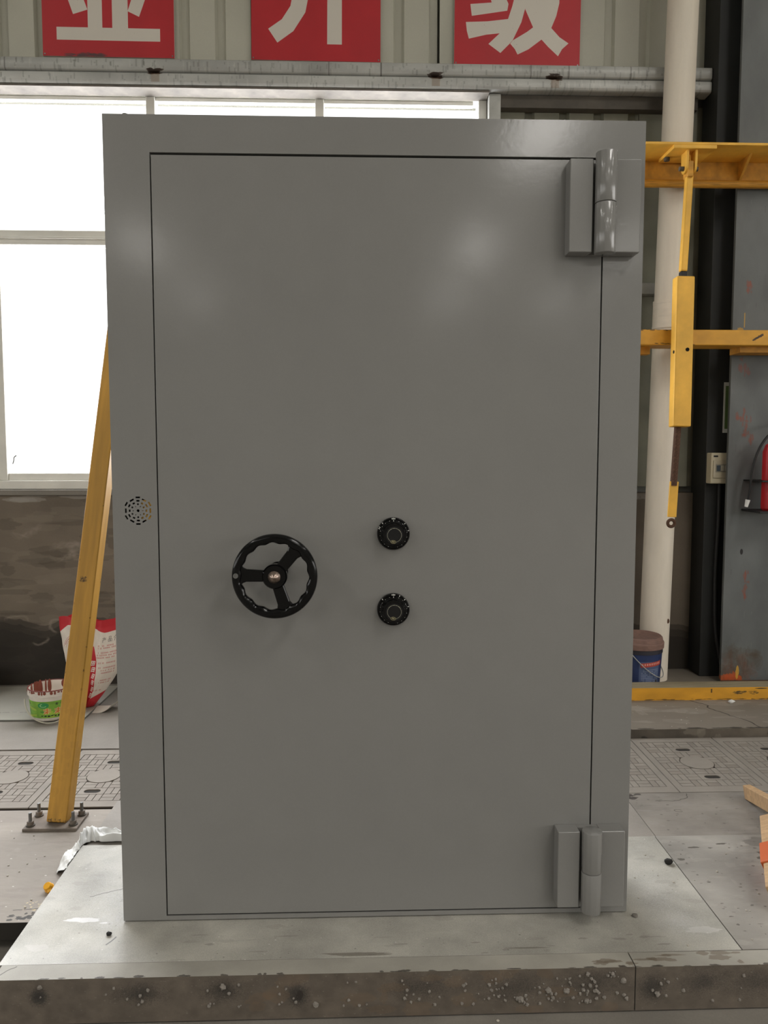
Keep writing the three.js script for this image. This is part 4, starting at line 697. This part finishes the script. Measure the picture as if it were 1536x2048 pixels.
  const fTop = std({ map: mottle([150, 138, 112], 0.16, 8, 0.4, 185, 0.05), roughness: 0.8 }), fy = std({ map: fm, roughness: 0.5 });
  part('rail_bar', faced(0, 1.4, 0, 0.064, -0.055, 0.045), [fy, fy, fTop, fy, fy, fy], f);
}
{
  const t = thing('lidded_bucket', 'blue printed plastic bucket with a dusty brown lid behind the floor rail', 'bucket', [1.424, 0.025, -1.942]);
  const bm = canvasTex(1024, 256, [38, 54, 96], 0.1, 60, 191, (g, w, h) => {
    for (const ox of [0, 512]) { g.fillStyle = 'rgba(150,160,180,0.35)'; g.fillRect(ox + 100, 70, 170, 150); g.fillStyle = '#b04438'; g.save(); g.translate(ox + 110, 78); g.rotate(-0.06); g.fillRect(0, 0, 180, 26); g.restore(); g.fillStyle = 'rgba(220,170,160,0.8)'; for (let i = 0; i < 9; i++) g.fillRect(ox + 120 + i * 18, 82 - i, 11, 12); g.fillStyle = 'rgba(210,215,225,0.55)'; for (let r = 0; r < 8; r++) for (let i = 0; i < 12; i++) if (hash(i, r, 7) > 0.2) g.fillRect(ox + 118 + i * 12, 116 + r * 10, 9, 3); g.fillStyle = '#8e3c34'; g.fillRect(ox + 130, 200, 90, 30); g.fillStyle = 'rgba(40,36,34,0.9)'; g.fillRect(ox + 240, 180, 14, 36); }
  });
  part('bucket_body', new THREE.CylinderGeometry(0.118, 0.106, 0.225, 56).translate(0, 0.1125, 0), std({ map: bm, roughness: 0.45 }), t).rotation.y = 2.2;
  part('bucket_neck', rod([0, 0.2, 0], [0, 0.232, 0], 0.1195, 56), std({ color: 0x2c2a33, roughness: 0.5 }), t);
  part('lid', toCreasedNormals(lathe([[0.120, 0.222], [0.125, 0.224], [0.126, 0.250], [0.123, 0.256], [0.120, 0.258], [0.117, 0.276], [0.111, 0.282], [0.104, 0.279], [0.098, 0.276], [0, 0.278]], 56), 0.5), std({ map: mottle([126, 98, 88], 0.14, 8, 0.3, 193, 0.08), roughness: 0.75 }), t, 'brown dusty lid');
  const hp = []; for (let i = 0; i <= 16; i++) { const a = Math.PI * i / 16; hp.push([0.121 * Math.cos(a), 0.205 - 0.13 * Math.sin(a), 0.125 * Math.sin(a)]); }
  part('bail_handle', tube(hp, 0.0025, 40, 6), M.galv, t).rotation.y = 0.9;
}
{
  const t = thing('breaker_box', 'small cream electrical breaker box on the dark column', 'electrical box', [1.834, 1.095, -2.12]);
  const cm = std({ map: mottle([196, 186, 160], 0.05, 6, 0.3, 195), roughness: 0.5 });
  part('enclosure', span(0, 0.24, 0, 0.165, 0, 0.06, 0.006), cm, t);
  const hatch = part('hatch', span(0.010, 0.235, 0.03, 0.125, 0.06, 0.066, 0.003), std({ color: 0xb5aa92, roughness: 0.35 }), t); part('breaker_window', span(0.022, 0.23, 0.062, 0.104, 0.0661, 0.0675), std({ color: 0x8e897c, roughness: 0.4 }), hatch);
  for (let i = 0; i < 7; i++) part('breaker', span(0.027 + i * 0.022, 0.045 + i * 0.022, 0.068, 0.098, 0.0675, 0.072, 0.002), std({ color: i === 0 ? 0x3b4650 : 0xa9a392, roughness: 0.5 }), t);
  part('maker_label', span(0.012, 0.036, 0.142, 0.151, 0.0601, 0.0608), M.blackMatt, t);
  single('power_cable', tube([[1.905, 1.093, -2.105], [1.905, 0.9, -2.105], [1.898, 0.55, -2.103], [1.91, 0.25, -2.09], [1.96, 0.06, -2.07], [2.05, 0.035, -2.06]], 0.013, 60, 10), M.blackMatt, 'thick black cable dropping from the breaker box', 'cable');
  const pm = canvasTex(256, 512, [206, 208, 200], 0.03, 40, 197, (g, w, h) => { g.fillStyle = '#5d7444'; g.fillRect(16, 36, 240, 436); for (let i = 0; i < 16; i++) blob(g, rr(60, 240), rr(80, 440), rr(10, 40), rr(10, 30), i % 2 ? 'rgba(60,84,48,0.6)' : 'rgba(40,46,40,0.6)', i); });
  const wm = std({ color: 0xcfd0c8, roughness: 0.6 });
  const p = single('wall_notice', faced(0, 0.14, 0, 0.27, 0, 0.003), [wm, wm, wm, wm, std({ map: pm, roughness: 0.5 }), wm], 'green and white notice sheet on the dark column above the breaker box', 'notice'); p.position.set(1.917, 1.368, -2.119);
}
{
  const t = thing('fire_extinguisher', 'red fire extinguisher with black hose on the grey column, cut by the right edge', 'extinguisher', [2.085, 0.965, -1.88]);
  const red = std({ color: 0xc01f28, roughness: 0.3 });
  part('cylinder', toCreasedNormals(lathe([[0, 0], [0.055, 0], [0.062, 0.01], [0.062, 0.30], [0.05, 0.335], [0.022, 0.355], [0.018, 0.38], [0, 0.38]], 40), 0.5), red, t);
  part('valve', rod([0, 0.38, 0], [0, 0.42, 0], 0.018, 16), M.bolt, t); part('grip', bar([0.0, 0.425, 0], [0.1, 0.45, 0], 0.02, 0.02), M.blackMatt, t);
  part('hose', tube([[-0.015, 0.405, 0.01], [-0.06, 0.375, 0.02], [-0.105, 0.30, 0.02], [-0.128, 0.20, 0.015], [-0.134, 0.1, 0.01], [-0.14, 0.05, 0.005]], 0.0062, 50, 10), M.blackMatt, t);
  part('nozzle', rod([-0.14, 0.055, 0.005], [-0.147, 0.018, 0.003], 0.012, 16, 0.008), M.white, t);
  part('bracket_shelf', span(-0.112, 0.1, -0.010, -0.0005, -0.118, 0.075, 0.002), M.blackMatt, t); part('bracket_hoop', span(-0.105, 0.1, 0.147, 0.155, -0.118, 0.075, 0.002), M.blackMatt, t);
}
// ---------------------------------------------------------------- wooden pallet at the right picture edge
{
  const t = thing('wooden_pallet', 'broken raw wooden pallet with an orange strap at the right edge of the floor', 'pallet', [1.20, 0, -0.2]);
  const wood = dataTex(256, 0.3, (u, v) => { const n = 1 + 0.18 * fbm(u * 4, v * 40, 5, 3, 0) + 0.1 * fbm(u * 60, v * 60, 8, 2); return [172 * n, 140 * n, 102 * n].map(cl); });
  const m = std({ map: wood, roughness: 0.75 });
  part('stringer', bar([0.105, 0.045, -0.18], [-0.095, 0.045, 0.23], 0.06, 0.09, 0.004), m, t);
  part('splintered_board', bar([0.172, 0.022, -0.486], [0.135, 0.095, -0.16], 0.028, 0.05, 0.003), m, t);
  part('deck_board', span(0.16, 0.9, 0.091, 0.109, -0.26, -0.15, 0.003), m, t); part('deck_board', span(0.12, 0.9, 0.091, 0.109, -0.10, 0.02, 0.003), m, t); part('deck_board', span(0.10, 0.9, 0.091, 0.109, 0.08, 0.2, 0.003), m, t);
  part('bottom_board', span(0.15, 0.9, 0, 0.018, -0.3, -0.2, 0.003), m, t);
  part('strap', bar([0.014, 0.046, 0.0], [-0.040, 0.046, 0.11], 0.067, 0.097, 0.004), std({ color: 0xb5521c, roughness: 0.5 }), t, 'orange strap');
  for (const [x, z, l] of [[1.79, -1.66, 'torn white paper scrap on the floor in front of the yellow floor rail']]) { const g = new THREE.TetrahedronGeometry(0.016, 1); g.scale(1.2, 0.7, 0.6); const s = single('paper_crumb', g, M.white, l, 'paper'); s.position.set(x, 0.034, z); }
}
renderer.render(scene, camera);
